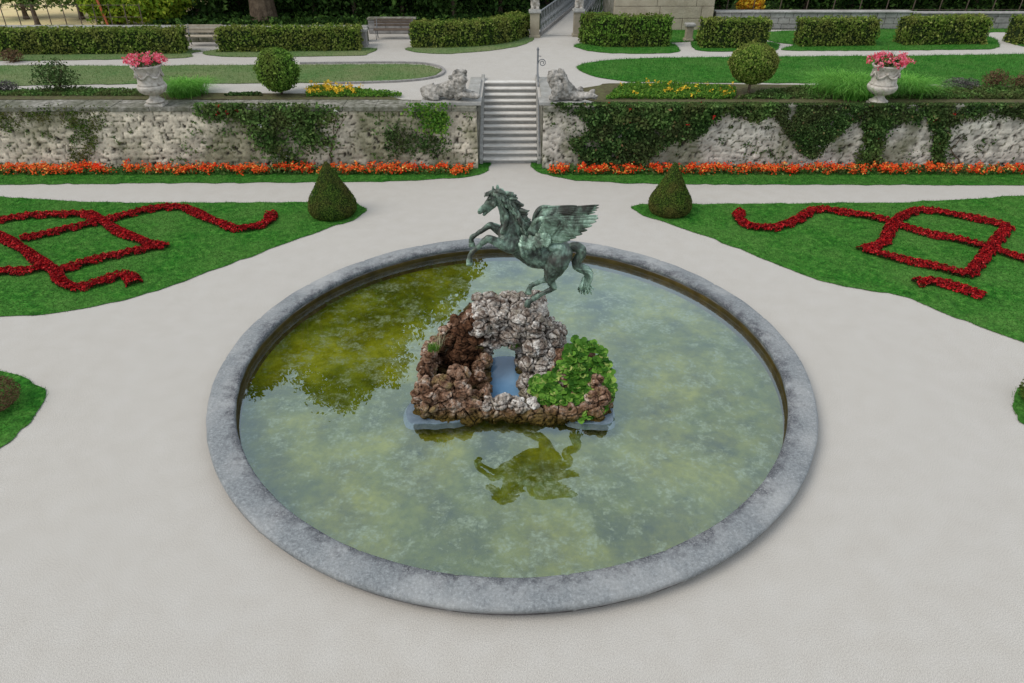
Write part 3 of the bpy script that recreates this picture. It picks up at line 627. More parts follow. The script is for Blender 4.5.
wallplant('climbing_rose', 'thin patchy climber low on the wall midway between rose and lion', 'climbing rose', [(385, 128), (400, 125), (412, 135), (450, 140), (445, 155), (410, 150), (392, 160)], .7, .10, M['ivy'], .15, 18, ragged=16)
wallplant('climbing_rose', 'small green climber with a red rose left of the white rose bush', 'climbing rose', [(195, 104), (240, 102), (244, 116), (220, 120), (200, 114)], 1.2, .11, M['rose'], .3, 19, ('redflower', 4), ragged=10)
wallplant('moss_mat', 'dark moss hanging down the wall at the far left below the coping', 'moss', [(-30, 108), (110, 108), (104, 120), (96, 145), (84, 166), (70, 160), (74, 130), (60, 122), (30, 120), (10, 132), (-30, 126)], 1.5, .06, M['yew'], .10, 20, ragged=9)
for i, (x0, y0, x1, y1, lb) in enumerate(((330, 166, 335, 118, 'thin dark bare climber stem behind the left topiary cone'), (470, 165, 466, 150, None), (962, 166, 945, 140, 'bare forked vine stem on the far right wall'), (838, 166, 812, 140, None), (975, 166, 968, 128, None))):
    if not lb: continue
    A, B = PY(x0, y0, WY-.08), PY(x1, y1, WY-.08); bm = bmesh.new()
    pts = [A.lerp(B, k/8)+Vector((mn.noise(Vector((k*.7, i, 0)))*.12, 0, 0)) for k in range(9)]
    add_tube(bm, pts, [.035*(1-k/12) for k in range(9)], 6)
    add_tube(bm, [pts[5], pts[6]+Vector((.2, 0, .1)), pts[7]+Vector((.4, 0, .2))], [.02, .015, .01], 6)
    tag(link('vine_stem', bmm(bm), M['bark'], origin=A), lb, 'vine')

def surface(ell, h, k=.0):
    """union of ellipsoids (cx, cy, cz, rx, ry, rz, rot about z) sampled on a grid, then polygonised (surface nets)"""
    E_ = np.array(ell, float); R = E_[:, 3:6].max(1); lo = (E_[:, :3]-R[:, None]).min(0)-3*h-k; hi = (E_[:, :3]+R[:, None]).max(0)+3*h+k
    n = np.ceil((hi-lo)/h).astype(int)+1; D = np.full(n, 1.0, np.float32); ax = [lo[i]+h*np.arange(n[i]) for i in range(3)]
    for e in E_:
        r = e[3:6].max()*1.15+2*h+k; a = np.maximum(0, ((e[:3]-r-lo)/h).astype(int)); b = np.minimum(n, ((e[:3]+r-lo)/h).astype(int)+2)
        x = (ax[0][a[0]:b[0]]-e[0])[:, None, None]; y = (ax[1][a[1]:b[1]]-e[1])[None, :, None]; z = (ax[2][a[2]:b[2]]-e[2])[None, None, :]
        c_, s_ = math.cos(e[6]), math.sin(e[6]); u = x*c_+y*s_; v = -x*s_+y*c_
        q = np.sqrt((u/e[3])**2+(v/e[4])**2+(z/e[5])**2); g_ = np.sqrt((u/e[3]**2)**2+(v/e[4]**2)**2+(z/e[5]**2)**2)+1e-6
        d = (q*(q-1)/g_).astype(np.float32); d[q < .2] = -min(e[3:6])*.8
        sl_ = (slice(a[0], b[0]), slice(a[1], b[1]), slice(a[2], b[2])); o = D[sl_]
        if k > 0: hh = np.maximum(k-np.abs(o-d), 0)/k; D[sl_] = np.minimum(o, d)-hh*hh*k*.25
        else: D[sl_] = np.minimum(o, d)
    S_ = D < 0; c = [slice(0, -1), slice(1, None)]
    cnt = np.zeros(n-1, np.float32); pos = np.zeros(tuple(n-1)+(3,), np.float32)
    for axis in range(3):
        for p in (0, 1):
            for q in (0, 1):
                i0 = [0, 0, 0]; i1 = [0, 0, 0]; oth = [a_ for a_ in range(3) if a_ != axis]; i0[oth[0]] = i1[oth[0]] = p; i0[oth[1]] = i1[oth[1]] = q; i1[axis] = 1
                s0 = tuple(c[j] for j in i0); s1 = tuple(c[j] for j in i1); f0, f1 = D[s0], D[s1]; m = S_[s0] != S_[s1]
                t = np.where(m, f0/np.where(m, f0-f1, 1), 0); cnt += m
                for a_ in range(3): pos[..., a_] += np.where(m, (t if a_ == axis else i0[a_]), 0)
    cell = cnt > 0; idx = np.full(cell.shape, -1, np.int64); idx[cell] = np.arange(cell.sum())
    I = np.argwhere(cell); V = lo+h*(I+pos[cell]/cnt[cell][:, None]); Q = []
    for axis in range(3):
        sa = [slice(None)]*3; sb = [slice(None)]*3; sa[axis] = slice(0, -1); sb[axis] = slice(1, None)
        m = S_[tuple(sa)] != S_[tuple(sb)]; e = np.argwhere(m); o1, o2 = (axis+1) % 3, (axis+2) % 3
        e = e[(e[:, o1] > 0) & (e[:, o2] > 0) & (e[:, o1] < n[o1]-1) & (e[:, o2] < n[o2]-1)]
        d1 = np.zeros(3, int); d1[o1] = 1; d2 = np.zeros(3, int); d2[o2] = 1
        f = [idx[tuple(x.T)] for x in (e-d1-d2, e-d2, e, e-d1)]; q = np.stack(f, 1); ins = S_[tuple(e.T)]
        Q.append(np.where(ins[:, None], q, q[:, ::-1]))
    return npmesh(V, np.concatenate(Q))

# ================================================================== ROCK ISLAND
def vert_arrays(me):
    n = len(me.vertices); a = np.empty(n*3, np.float32); b = np.empty(n*3, np.float32); me.vertices.foreach_get('co', a); me.vertices.foreach_get('normal', b)
    return a.reshape(-1, 3).astype(float), b.reshape(-1, 3).astype(float)
class Rocks:
    def __init__(s): s.E = []; s.n = 0
    def add(s, c, r, squash=(1, 1, .85), rough=.4):
        s.n += 1; q = [a_*random.uniform(.75, 1.28) for a_ in squash]
        s.E.append((c[0]*RS+RO[0], c[1]*RS+RO[1], c[2]*RS+RO[2], r*q[0]*RS, r*q[1]*RS, r*q[2]*RS, random.uniform(0, 3.14)))
    def line(s, A, B, n, r, jit=.05, **k):
        n = max(2, int(n*.8)); r = r*1.08
        for i in range(n):
            t = (i+.5)/n; c = Vector(A).lerp(Vector(B), t)+Vector((random.uniform(-jit, jit), random.uniform(-jit, jit), random.uniform(-jit, jit)*.6)); s.add(c, r*random.uniform(.75, 1.3), **k)
    def build(s, name, mat, parent, h=.0165):
        m2 = surface(s.E, h)
        C0, N0 = vert_arrays(m2); out_ = np.empty_like(C0)
        for i_, (c_, nn_) in enumerate(zip(C0, N0)):
            p = Vector(c_); nv = Vector(nn_); w_ = Vector((mn.noise(p*5), mn.noise(p*5+Vector((7, 0, 0))), mn.noise(p*5+Vector((0, 7, 0)))))*.05; p = p+w_
            n1 = mn.noise(p*8); n2 = mn.noise(p*17+Vector((4, 0, 0))); n3 = mn.noise(p*36); pit = max(0, mn.noise(p*10+Vector((0, 9, 0)))-.22)
            dv = mn.voronoi(Vector((p.x*3.1, p.y*3.1, p.z*4.4)))[0]; cr = min(1, (dv[1]-dv[0])/.16); dw = mn.voronoi(p*7)[0]; c2 = min(1, (dw[1]-dw[0])/.2)
            out_[i_] = Vector(c_)+w_*.5+nv*(.012-.045*(1-cr)**1.6-.008*(1-c2)**2+.022*(abs(n1)*2-.45)+.007*(1-2.4*abs(n2))+.005*n3-.08*pit)
        m2.vertices.foreach_set('co', out_.ravel().astype(np.float32)); m2.update()
        return link(name, m2, mat, parent, smooth=True)
RS = .974; RO = np.array([0, -.317, .2275])          # the rock group's size and place in the pond
W0 = -.15                                            # waterline in the rock group's own measures
random.seed(11)
rk = empty('rock_island', (0, 0, WZ), 'craggy tufa rock arch rising from the middle of the pond', 'rockwork')
# grey pier with arch
g = Rocks()
XL, XR, YF, YB = -.75, .62, .12, .86; AX0, AX1 = -.45, .10
for row in range(8):
    z = W0+.05+row*.195; ins = max(0, (row-5))*.02
    for side_y in (YF, YB):
        x = XL+ins
        while x < XR-ins:
            rr = random.choice((.09, .12, .15, .19)); hole = AX0-.11 < x < AX1+.11 and z < .74
            if not hole: g.add((x, side_y+random.uniform(-.06, .05), z+random.uniform(-.05, .05)), rr, rough=.55, squash=(1.2, 1, .75))
            x += rr*1.2
    for x in (XL+ins, XR-ins):
        for y in (.3, .5, .7): g.add((x+random.uniform(-.04, .04), y, z), random.uniform(.11, .16), rough=.5)
    if z < .7:                                                       # jambs of the arch
        for y in (.12, .32, .55, .75): g.add((AX0-.10, y, z), .115); g.add((AX1+.10, y, z), .115)
g.add((AX0+.02, .1, .60), .12); g.add((AX1-.02, .1, .60), .12); g.line((AX0+.05, .06, .60), ((AX0+AX1)/2, .06, .74), 2, .10, .02); g.line((AX1-.05, .06, .60), ((AX0+AX1)/2, .06, .74), 2, .10, .02); g.add((AX0+.12, .1, .74), .11); g.add((AX1-.12, .1, .74), .11); g.add(((AX0+AX1)/2, .1, .86), .13)
for k in range(44): g.add((random.uniform(XL+.05, XR-.03), random.uniform(YF, YB), 1.26+random.uniform(-.05, .05)), random.uniform(.10, .15), squash=(1.1, 1.1, .6))
for k in range(16): g.add((random.uniform(AX0, AX1), random.uniform(YF+.05, YB), .84+random.uniform(-.02, .10)), .12)
# big right leg stepping forward
g.line((.34, .02, .98), (.62, .0, .74), 3, .15); g.line((.40, -.08, .66), (.85, -.10, .50), 4, .16); g.line((.36, -.2, .34), (.90, -.25, .28), 5, .17)
g.line((.70, .25, 1.10), (.95, .1, .55), 4, .16); g.line((.34, -.5, .02), (.70, -.6, .12), 4, .16); g.line((.75, .5, .95), (1.05, .3, .4), 4, .17)
g.line((.30, -.2, .08), (.27, -1.1, -.02), 8, .125); g.line((.30, .0, 1.15), (.62, .04, 1.0), 3, .14)
g.line((-.60, -1.38, W0+.26), (.55, -1.38, W0+.24), 9, .10, .04); g.line((-.55, -1.30, W0+.33), (.42, -1.30, W0+.31), 8, .09, .05)
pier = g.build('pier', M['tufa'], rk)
bm = bmesh.new()                                                     # solid masses behind the facing rocks
add_box(bm, ((XL+AX0-.1)/2, .48, .5), (AX0-.10-XL-.08, .5, 1.24)); add_box(bm, ((XR+AX1+.1)/2, .48, .5), (XR-AX1-.2, .5, 1.24)); add_box(bm, ((XL+XR)/2, .48, 1.02), (XR-XL-.2, .50, .26))
me_ = bmm(bm); me_.transform(Matrix.Translation(Vector(RO)) @ Matrix.Scale(RS, 4)); link('core', me_, M['tufa_brown'], pier)
# brown flanks and low front wall
b = Rocks()
for z, n, r in ((W0+.0, 30, .12), (W0+.12, 27, .12)): b.line((-1.78, -1.42, z), (1.80, -1.42, z), n, r, .045, rough=.5)
b.line((-1.72, -1.38, W0+.30), (-.6, -1.38, W0+.26), 10, .125, .06, rough=.5); b.line((-1.70, -1.28, W0+.48), (-.8, -1.26, W0+.42), 8, .13, .07, rough=.5)
b.line((-1.45, -1.12, W0+.62), (-.95, -1.10, W0+.56), 3, .17, .05); b.line((-1.18, -.98, W0+.74), (-.85, -.95, W0+.70), 3, .13, .05); b.line((-1.0, -1.1, .20), (-.55, -1.1, .08), 5, .12, .06)
b.line((-.60, -1.1, .0), (-.56, -.1, .0), 9, .12); b.line((-.70, -.6, .2), (-.62, -.05, .34), 4, .12)
for z, x in ((W0, -1.86), (W0+.2, -1.84), (W0+.4, -1.82), (W0+.58, -1.78)): b.line((x, -1.3, z), (x+.10, .1, z+.03), 11, .125, .05, rough=.5)
b.line((-1.72, -.9, .55), (-1.62, .1, .74), 8, .11, .05); b.line((-1.82, .1, .1), (-.9, .75, .1), 6, .2); b.line((-1.7, .25, .42), (-.9, .7, .5), 6, .2)
dk = Rocks()
for k in range(95):                                                  # leaning brown slope running up to the pier, hollow below
    t = random.random(); s_ = random.random(); x = -1.62+t*.84; y = .06+s_*.55; z = .50+t*.78-.10*(1-s_)+random.uniform(-.03, .03)
    dk.add((x, y, z), random.uniform(.06, .12), squash=(1.1, 1, .7), rough=.65)
b.line((-1.5, .26, .72), (-.84, .26, 1.26), 11, .08, .04, rough=.6)
for z in (-.05, .15, .35, .55, .75): dk.line((-1.45+z*.55, .06, z), (-.66, .08, z), 8, .13, .04, rough=.6)
dk.line((-1.6, -.9, -.05), (-.7, -.9, -.05), 6, .2); dk.line((-1.6, -.5, -.05), (-.7, -.5, -.05), 6, .2)
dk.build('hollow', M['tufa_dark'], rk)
# right shelf under the plants
b.line((.6, -1.36, W0+.17), (1.80, -1.38, W0+.17), 10, .11, .05); b.line((1.58, -1.30, W0+.38), (1.86, -1.28, W0+.42), 3, .15); b.line((1.86, -1.36, W0), (1.86, .1, W0), 11, .13); b.line((1.84, -1.25, W0+.2), (1.76, .0, W0+.25), 8, .14); b.line((1.80, -1.15, W0+.42), (1.72, -.8, W0+.45), 2, .15)
b.line((.7, -1.0, -.02), (1.6, -1.0, .02), 6, .18); b.line((.9, -.6, .20), (1.6, -.6, .24), 5, .2); b.line((1.0, -.15, .40), (1.5, -.15, .38), 4, .2); b.line((1.0, .2, .3), (1.6, .15, .2), 5, .2)
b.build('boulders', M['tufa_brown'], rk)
def slab(nm, o_, top, mt):
    bm = bmesh.new(); o_ = [(p[0]*RS+.035*mn.noise(Vector((p[0]*4, p[1]*4, 0))), p[1]*RS-.317+.05*mn.noise(Vector((p[0]*4, p[1]*4, 3)))) for p in smoothpoly([Vector(q) for q in o_], 6)]
    cx_ = sum(q[0] for q in o_)/len(o_); cy_ = sum(q[1] for q in o_)/len(o_); lo = [bm.verts.new((cx_+(x-cx_)*1.10, cy_+(y-cy_)*1.16, WZ-.10)) for x, y in o_]; hi = [bm.verts.new((x, y, top+.014*mn.noise(Vector((x*3, y*3, 1))))) for x, y in o_]
    bm.faces.new(hi)
    for k in range(len(lo)): bm.faces.new((lo[k-1], lo[k], hi[k], hi[k-1]))
    link(nm, bmm(bm), mt, rk)
slab('plinth_slab', [(-2.08, -1.50), (-1.6, -1.62), (-1.0, -1.52), (-.72, -1.40), (-1.2, -.9), (-1.95, -.7)], WZ+.02, M['slab'])
slab('plinth_slab', [(1.10, -1.50), (1.5, -1.60), (1.98, -1.54), (2.0, -1.0), (1.8, -.6), (1.3, -1.0)], WZ+.008, M['slab'])
slab('sky_reflection_slab', [(-.58, -1.12), (.30, -1.12), (.30, -.2), (.20, .6), (-.52, .6), (-.62, -.2)], WZ+.012, M['sky_reflection'])  # added slab in the arch, coloured like water mirroring the sky

# leafy clump (cupped round leaves in rosettes)
lp = empty('leafy_plant', (1.25, -1.0, .4), 'bright green broad leaved plant clump spilling over the right side of the rock', 'plant')
V = []; Fc = []
spots = []
for k in range(1500):
    px, py = random.uniform(530, 614), random.uniform(336, 422)
    pl = [(573, 336), (600, 345), (612, 372), (611, 396), (601, 412), (586, 420), (566, 413), (552, 406), (532, 392), (531, 380), (546, 376), (560, 366), (566, 352)]
    if inpoly(np.array([px]), np.array([py]), pl)[0]:
        t = (py-336)/76; Y = (-.02-t*1.42)*RS-.337; spots.append(PY(px, py+2, Y))
    if len(spots) > 210: break
for c in spots:
    nl = random.randint(5, 7); a0 = random.uniform(0, 6.28); tl = Vector((random.uniform(-.25, .35), random.uniform(-.7, -.1), 1)).normalized()
    q = tl.to_track_quat('Z', 'Y')
    for j in range(nl):
        a = a0+j*6.28/nl+random.uniform(-.3, .3); ln = random.uniform(.085, .15); w_ = ln*.95; el = random.uniform(.15, .9)
        base = len(V); us = (0, .25, .55, .82, 1.0); ws = (.16, .62, 1.0, .78, .22)
        for u, ww in zip(us, ws):
            for s in (-1, 0, 1):
                x = ln*u; y = s*w_*.5*ww; z = math.sin(el)*x*.9-1.6*x*x+abs(s)*w_*.16*ww+random.uniform(-.004, .004)
                p = Vector((x*math.cos(a)-y*math.sin(a), x*math.sin(a)+y*math.cos(a), z)); V.append(tuple(c+q @ p))
        for i in range(4):
            for s in range(2): n0 = base+i*3+s; Fc.append((n0, n0+1, n0+4, n0+3))
link('foliage', npmesh(V, Fc), M['bergenia'], lp, smooth=True)
def tuft(name, c, n, h, wd, spread, lean, mat, label, cat, group=None, extra=None):
    th = empty(name, c, label, cat, group); pts = np.array(c)+np.concatenate([RNG.normal(size=(n, 2))*spread, np.zeros((n, 1))], 1)
    # arched blades: three segments
    V = []; Fc = []
    for p in pts:
        a = random.uniform(0, 6.28); d = np.array([math.cos(a), math.sin(a), 0]); s = np.array([-d[1], d[0], 0])*wd/2; hh = h*random.uniform(.6, 1.15); L_ = lean*random.uniform(.1, 1)*hh
        o = len(V)
        for t, ww in ((0, 1), (.4, .9), (.75, .6), (1, .08)):
            m = p+d*L_*t*t+np.array([0, 0, 1])*hh*(t-.35*lean*t*t*t); V += [m-s*ww, m+s*ww]
        for i in range(3): Fc.append((o+2*i, o+2*i+1, o+2*i+3, o+2*i+2))
    link('blades', npmesh(V, Fc), mat, th); return th
tuft('grass_tuft', PY(434, 350, -1.0), 160, .17, .012, .05, .9, M['bright'], 'small bright grass tuft on the left shoulder of the rock', 'grass tuft')
tuft('straw_tuft', PY(441, 346, -.95), 26, .42, .007, .05, .8, M['straw'], 'thin dry straw stalks beside the grass tuft on the rock', 'dry grass')
tuft('grass_tuft', PY(514, 346, -.33), 110, .11, .014, .045, 1.2, M['bright'], 'tiny bright green tuft on the lintel of the rock arch', 'grass tuft')

# ================================================================== WINGED HORSE
def blob_mesh(chains, voxel=.016, k=.03, disp=0, sub=2):
    E_ = []
    for ch in chains:                                                # each item: (x, y, z, r, y-scale)
        ch = [tuple(c) if len(c) == 5 else tuple(c)+(1.0,) for c in ch]; pts = []
        for i in range(len(ch)-1):
            A, B = np.array(ch[i]), np.array(ch[i+1]); n = max(1, int(np.linalg.norm(B[:3]-A[:3])/(min(A[3], B[3])*.3)))
            for j in range(n): pts.append(A+(B-A)*j/n)
        pts.append(np.array(ch[-1]))
        for p in pts: E_.append((p[0], p[1], p[2], p[3], p[3]*p[4], p[3], 0))
    m2 = surface(E_, voxel, k)
    if disp:
        C0, N0 = vert_arrays(m2); f_ = np.array([mn.fractal(Vector(c)*9, 1, 2, 4) for c in C0]); C0 = C0+N0*(disp*f_)[:, None]
        m2.vertices.foreach_set('co', C0.ravel().astype(np.float32)); m2.update()
    return m2
HY = -.025; K = 273.0
def H(cx, cy, yo): return PY(440+cx/5.256, 175+cy/5.256, HY+yo)
def HC(*items):
    r = []
    for it in items:
        cx, cy, yo, rad = it[:4]; ys = it[4] if len(it) > 4 else 1.0; p = H(cx, cy, yo); r.append((p.x, p.y, p.z, rad/K, ys))
    return r
hs = empty('winged_horse_statue', (.05, HY, 1.62), 'green bronze rearing winged horse statue on top of the pond rock', 'statue')
body = [
 HC((362, 330, 0, 50, .85), (400, 352, 0, 62, .9), (450, 382, 0, 73, .9), (510, 408, 0, 85, .9), (570, 414, 0, 82, .9), (622, 412, 0, 75, .95)),
 HC((470, 330, 0, 45, .7), (560, 355, 0, 40, .7), (630, 385, 0, 45, .9)),
 HC((365, 345, 0, 52, .8), (378, 300, 0, 62, .62), (378, 255, 0, 60, .52), (366, 212, 0, 50, .48), (348, 170, 0, 41, .46), (328, 135, 0, 33, .46), (306, 108, 0, 26, .5)),
 HC((400, 290, 0, 55, .5), (418, 250, 0, 38, .35), (405, 200, 0, 32, .3), (378, 150, 0, 26, .3), (330, 105, 0, 20, .35)),
 HC((345, 330, -.05, 36), (335, 300, 0, 30)), HC((352, 350, -.09, 34), (372, 385, -.12, 30)),
 # head
 HC((298, 108, 0, 25, .6), (276, 128, 0, 26, .62), (256, 150, 0, 20, .6), (234, 172, 0, 16, .62), (216, 186, 0, 14, .75), (207, 195, 0, 11, .85)),
 HC((290, 140, 0, 24, .55), (268, 166, 0, 15, .5), (248, 192, 0, 10.5, .5), (232, 209, 0, 8.5, .6)),
 HC((262, 118, -.045, 7), (250, 128, -.045, 6)), HC((206, 186, -.03, 6), (206, 186, .03, 6)), HC((286, 150, -.045, 15), (282, 152, .045, 15)),
 HC((284, 96, -.035, 9, .6), (280, 78, -.04, 7, .5), (277, 58, -.042, 2, .5)), HC((302, 92, .035, 9, .6), (302, 72, .04, 7, .5), (302, 54, .042, 2, .5)),
 # near foreleg
 HC((385, 372, -.13, 36), (352, 376, -.16, 31), (310, 358, -.17, 24), (278, 342, -.18, 20), (256, 332, -.18, 18.5), (238, 342, -.18, 16), (215, 364, -.18, 12), (188, 390, -.18, 11), (166, 410, -.18, 13.5), (157, 424, -.18, 11), (155, 436, -.18, 12.5), (155, 452, -.18, 16)),
 HC((155, 456, -.18, 16.5, 1), (157, 459, -.18, 15.5, 1)),
 # far foreleg
 HC((350, 320, .12, 34), (318, 296, .15, 27), (290, 274, .16, 21), (268, 263, .16, 17.5), (250, 270, .16, 14.5), (222, 292, .16, 11), (192, 312, .16, 10.5), (172, 324, .16, 12.5), (165, 336, .16, 10.5), (164, 345, .16, 12), (166, 358, .16, 15)),
 # near hind leg
 HC((628, 412, -.12, 66), (616, 450, -.16, 65), (602, 485, -.17, 55), (588, 515, -.17, 40), (579, 545, -.17, 27), (586, 568, -.17, 21), (598, 588, -.17, 18), (585, 600, -.17, 14), (556, 614, -.17, 11.5), (520, 634, -.17, 11.5), (490, 652, -.17, 14), (476, 662, -.17, 12), (466, 668, -.17, 15), (460, 680, -.17, 18)),
 # far hind leg
 HC((600, 430, .12, 55), (585, 480, .14, 40), (572, 520, .14, 26), (562, 540, .14, 18), (550, 552, .14, 15), (522, 563, .14, 11.5), (495, 573, .14, 11.5), (478, 582, .14, 13.5), (472, 593, .14, 12), (468, 602, .14, 14), (466, 610, .14, 15)),
]
# ribs, muscle ridges
for cx in (430, 452, 474, 496, 518): body.append(HC((cx-6, 372, -.235, 9), (cx+4, 410, -.245, 10), (cx+8, 432, -.22, 8)))
body.append(HC((330, 300, -.12, 13), (350, 250, -.13, 12), (352, 205, -.11, 10), (330, 160, -.08, 8))); body.append(HC((585, 380, -.22, 22), (630, 380, -.22, 24), (655, 415, -.22, 22)))
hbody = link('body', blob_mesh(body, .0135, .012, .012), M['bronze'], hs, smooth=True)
for (ax, ay, bx, by, yo) in ((155, 450, 156, 470, -.18), (166, 353, 168, 372, .15), (465, 668, 459, 690, -.17), (467, 604, 464, 622, .14)):
    a_, b_h = H(ax, ay, yo), H(bx, by, yo); bm = bmesh.new(); add_tube(bm, [a_, a_.lerp(b_h, .15), a_.lerp(b_h, .5), b_h], [.050, .056, .060, .070], 14); link('hoof', bmm(bm), M['bronze'], hbody, smooth=True)
# eyes and nostril hollows read through small raised forms
for s in (-1, 1):
    bm = bmesh.new(); bmesh.ops.create_icosphere(bm, subdivisions=2, radius=.020, matrix=Matrix.Translation(H(262, 124, s*.062))); link('eye', bmm(bm), M['bronze'], hbody, smooth=True)
def blade3(bm, pts, wd, th_, nrm, seg=6, prof=None):
    """flat tapering feather along pts: width wd in the plane perpendicular to nrm, thickness th_"""
    cv = curve([tuple(p) for p in pts], 5); n = len(cv); rings = []
    for i in range(n):
        t = i/(n-1); A = Vector(cv[max(i-1, 0)]); B = Vector(cv[min(i+1, n-1)]); T = (B-A).normalized(); Nn = Vector(nrm); Nn = (Nn-T*Nn.dot(T)).normalized(); W = T.cross(Nn)
        ww = wd*(prof(t) if prof else (math.sin(math.pi*min(1, .22+t*.5)))*(1-t**5*.75)); tt = th_*(1-.6*t)
        rings.append([bm.verts.new(Vector(cv[i])+W*ww*.5*math.cos(a)+Nn*tt*.5*math.sin(a)*(1.6 if k in (1, 2) else 1)) for k, a in enumerate([j*2*math.pi/seg for j in range(seg)])])
    for i in range(n-1):
        for k in range(seg): bm.faces.new((rings[i][k], rings[i][(k+1) % seg], rings[i+1][(k+1) % seg], rings[i+1][k]))
    bm.faces.new(rings[0]); bm.faces.new(rings[-1][::-1])
# mane
bm = bmesh.new(); random.seed(5)
crest = curve([(290, 86), (322, 92), (356, 112), (388, 145), (414, 185), (434, 225), (450, 262), (456, 292)], 10)
for k in range(95):
    u = random.random(); c = crest[int(u*(len(crest)-1))]; yo = random.gauss(-.02, .045); ln = random.uniform(52, 96)*(.8+.25*u)
    a = math.radians(random.uniform(-15, 30)+u*30); a2 = a+math.radians(random.uniform(-25, 75)); sx = c[0]-random.uniform(0, 34)*(1-.2*u); sy = c[1]+random.uniform(-4, 14)
    p0 = H(sx, sy, yo); p1 = H(sx+math.cos(a)*ln*.4, sy+math.sin(a)*ln*.4, yo-.03*random.random()); p2 = H(sx+math.cos(a)*ln*.5+math.cos(a2)*ln*.35, sy+math.sin(a)*ln*.5+math.sin(a2)*ln*.35, yo-.03); p3 = p2+(H(math.cos(a)*10+sx, sy-4, yo)-p0)*random.uniform(.4, 1.4)
    w0 = random.uniform(8, 14)/K
    add_tube(bm, [p0, p1, p2, p3], [w0*.9, w0, w0*.65, w0*.12], 6)
for k in range(12):
    p0 = H(292+random.uniform(-6, 8), 92, random.uniform(-.03, .03)); add_tube(bm, [p0, p0+Vector((-.07, -.02, .03)), p0+Vector((-.16, -.03, random.uniform(-.06, .02))), p0+Vector((-.20, -.03, random.uniform(-.10, .02)))], [.02, .022, .014, .003], 5)
for k in range(42):                                                  # locks lying on the near side of the neck
    u = random.uniform(.12, 1); c = crest[int(u*(len(crest)-1))]; sx = c[0]-random.uniform(4, 20); sy = c[1]+random.uniform(-4, 8); yo = -.10-.03*random.random()
    p0 = H(sx, sy, yo+.05); p1 = H(sx+8, sy+24, yo-.02); p2 = H(sx+12+random.uniform(-8, 12), sy+50, yo-.03); p3 = H(sx+28+random.uniform(-6, 14), sy+66, yo-.02)
    add_tube(bm, [p0, p1, p2, p3], [.02, .036, .026, .004], 6)
link('mane', bmm(bm), M['bronze'], hs, smooth=True)
# tail
tl = [HC((680, 385, 0, 18), (700, 376, 0, 21), (722, 378, 0, 23), (742, 394, 0, 24), (744, 416, 0, 23), (728, 436, 0, 22), (716, 456, 0, 22), (722, 478, 0, 23), (744, 490, 0, 23), (768, 500, 0, 22), (782, 520, 0, 21), (782, 545, 0, 19), (772, 570, 0, 17), (764, 592, 0, 13))]
tl = [[(c[0], c[1], c[2], c[3]*1.14, c[4]) for c in tl[0]]]
tm = blob_mesh(tl, .014, .01); bm = bmesh.new(); bm.from_mesh(tm)
ctr = curve([(c[0], c[1], c[2], c[3]) for c in tl[0]], 6)
for s in range(7):                                                   # twisted strands round the core
    pts = []; rs = []
    for i, c in enumerate(ctr):
        a = s*2*math.pi/7+i*.085; r = c[3]*.86; pts.append(Vector((c[0]+math.cos(a)*r*.8, c[1]+math.sin(a)*r, c[2]+math.cos(a)*r*.5))); rs.append(.020*(1 if i > 3 else .5))
    add_tube(bm, pts, rs, 6)
for k in range(34):
    sx = 770+random.uniform(-16, 12); p0 = H(sx, 560+random.uniform(-30, 10), random.uniform(-.05, .05)); ex = sx+random.uniform(-22, 20)+(sx-770)*.5; ey = 600+random.uniform(-6, 24)
    add_tube(bm, [p0, H((sx+ex)/2-3, (560+ey)/2+4, random.uniform(-.07, .05)), H(ex, ey, random.uniform(-.08, .06)), H(ex+random.uniform(-6, 10), ey+random.uniform(4, 14), random.uniform(-.08, .06))], [.018, .022, .016, .003], 5)
link('tail', bmm(bm), M['bronze'], hs, smooth=True)
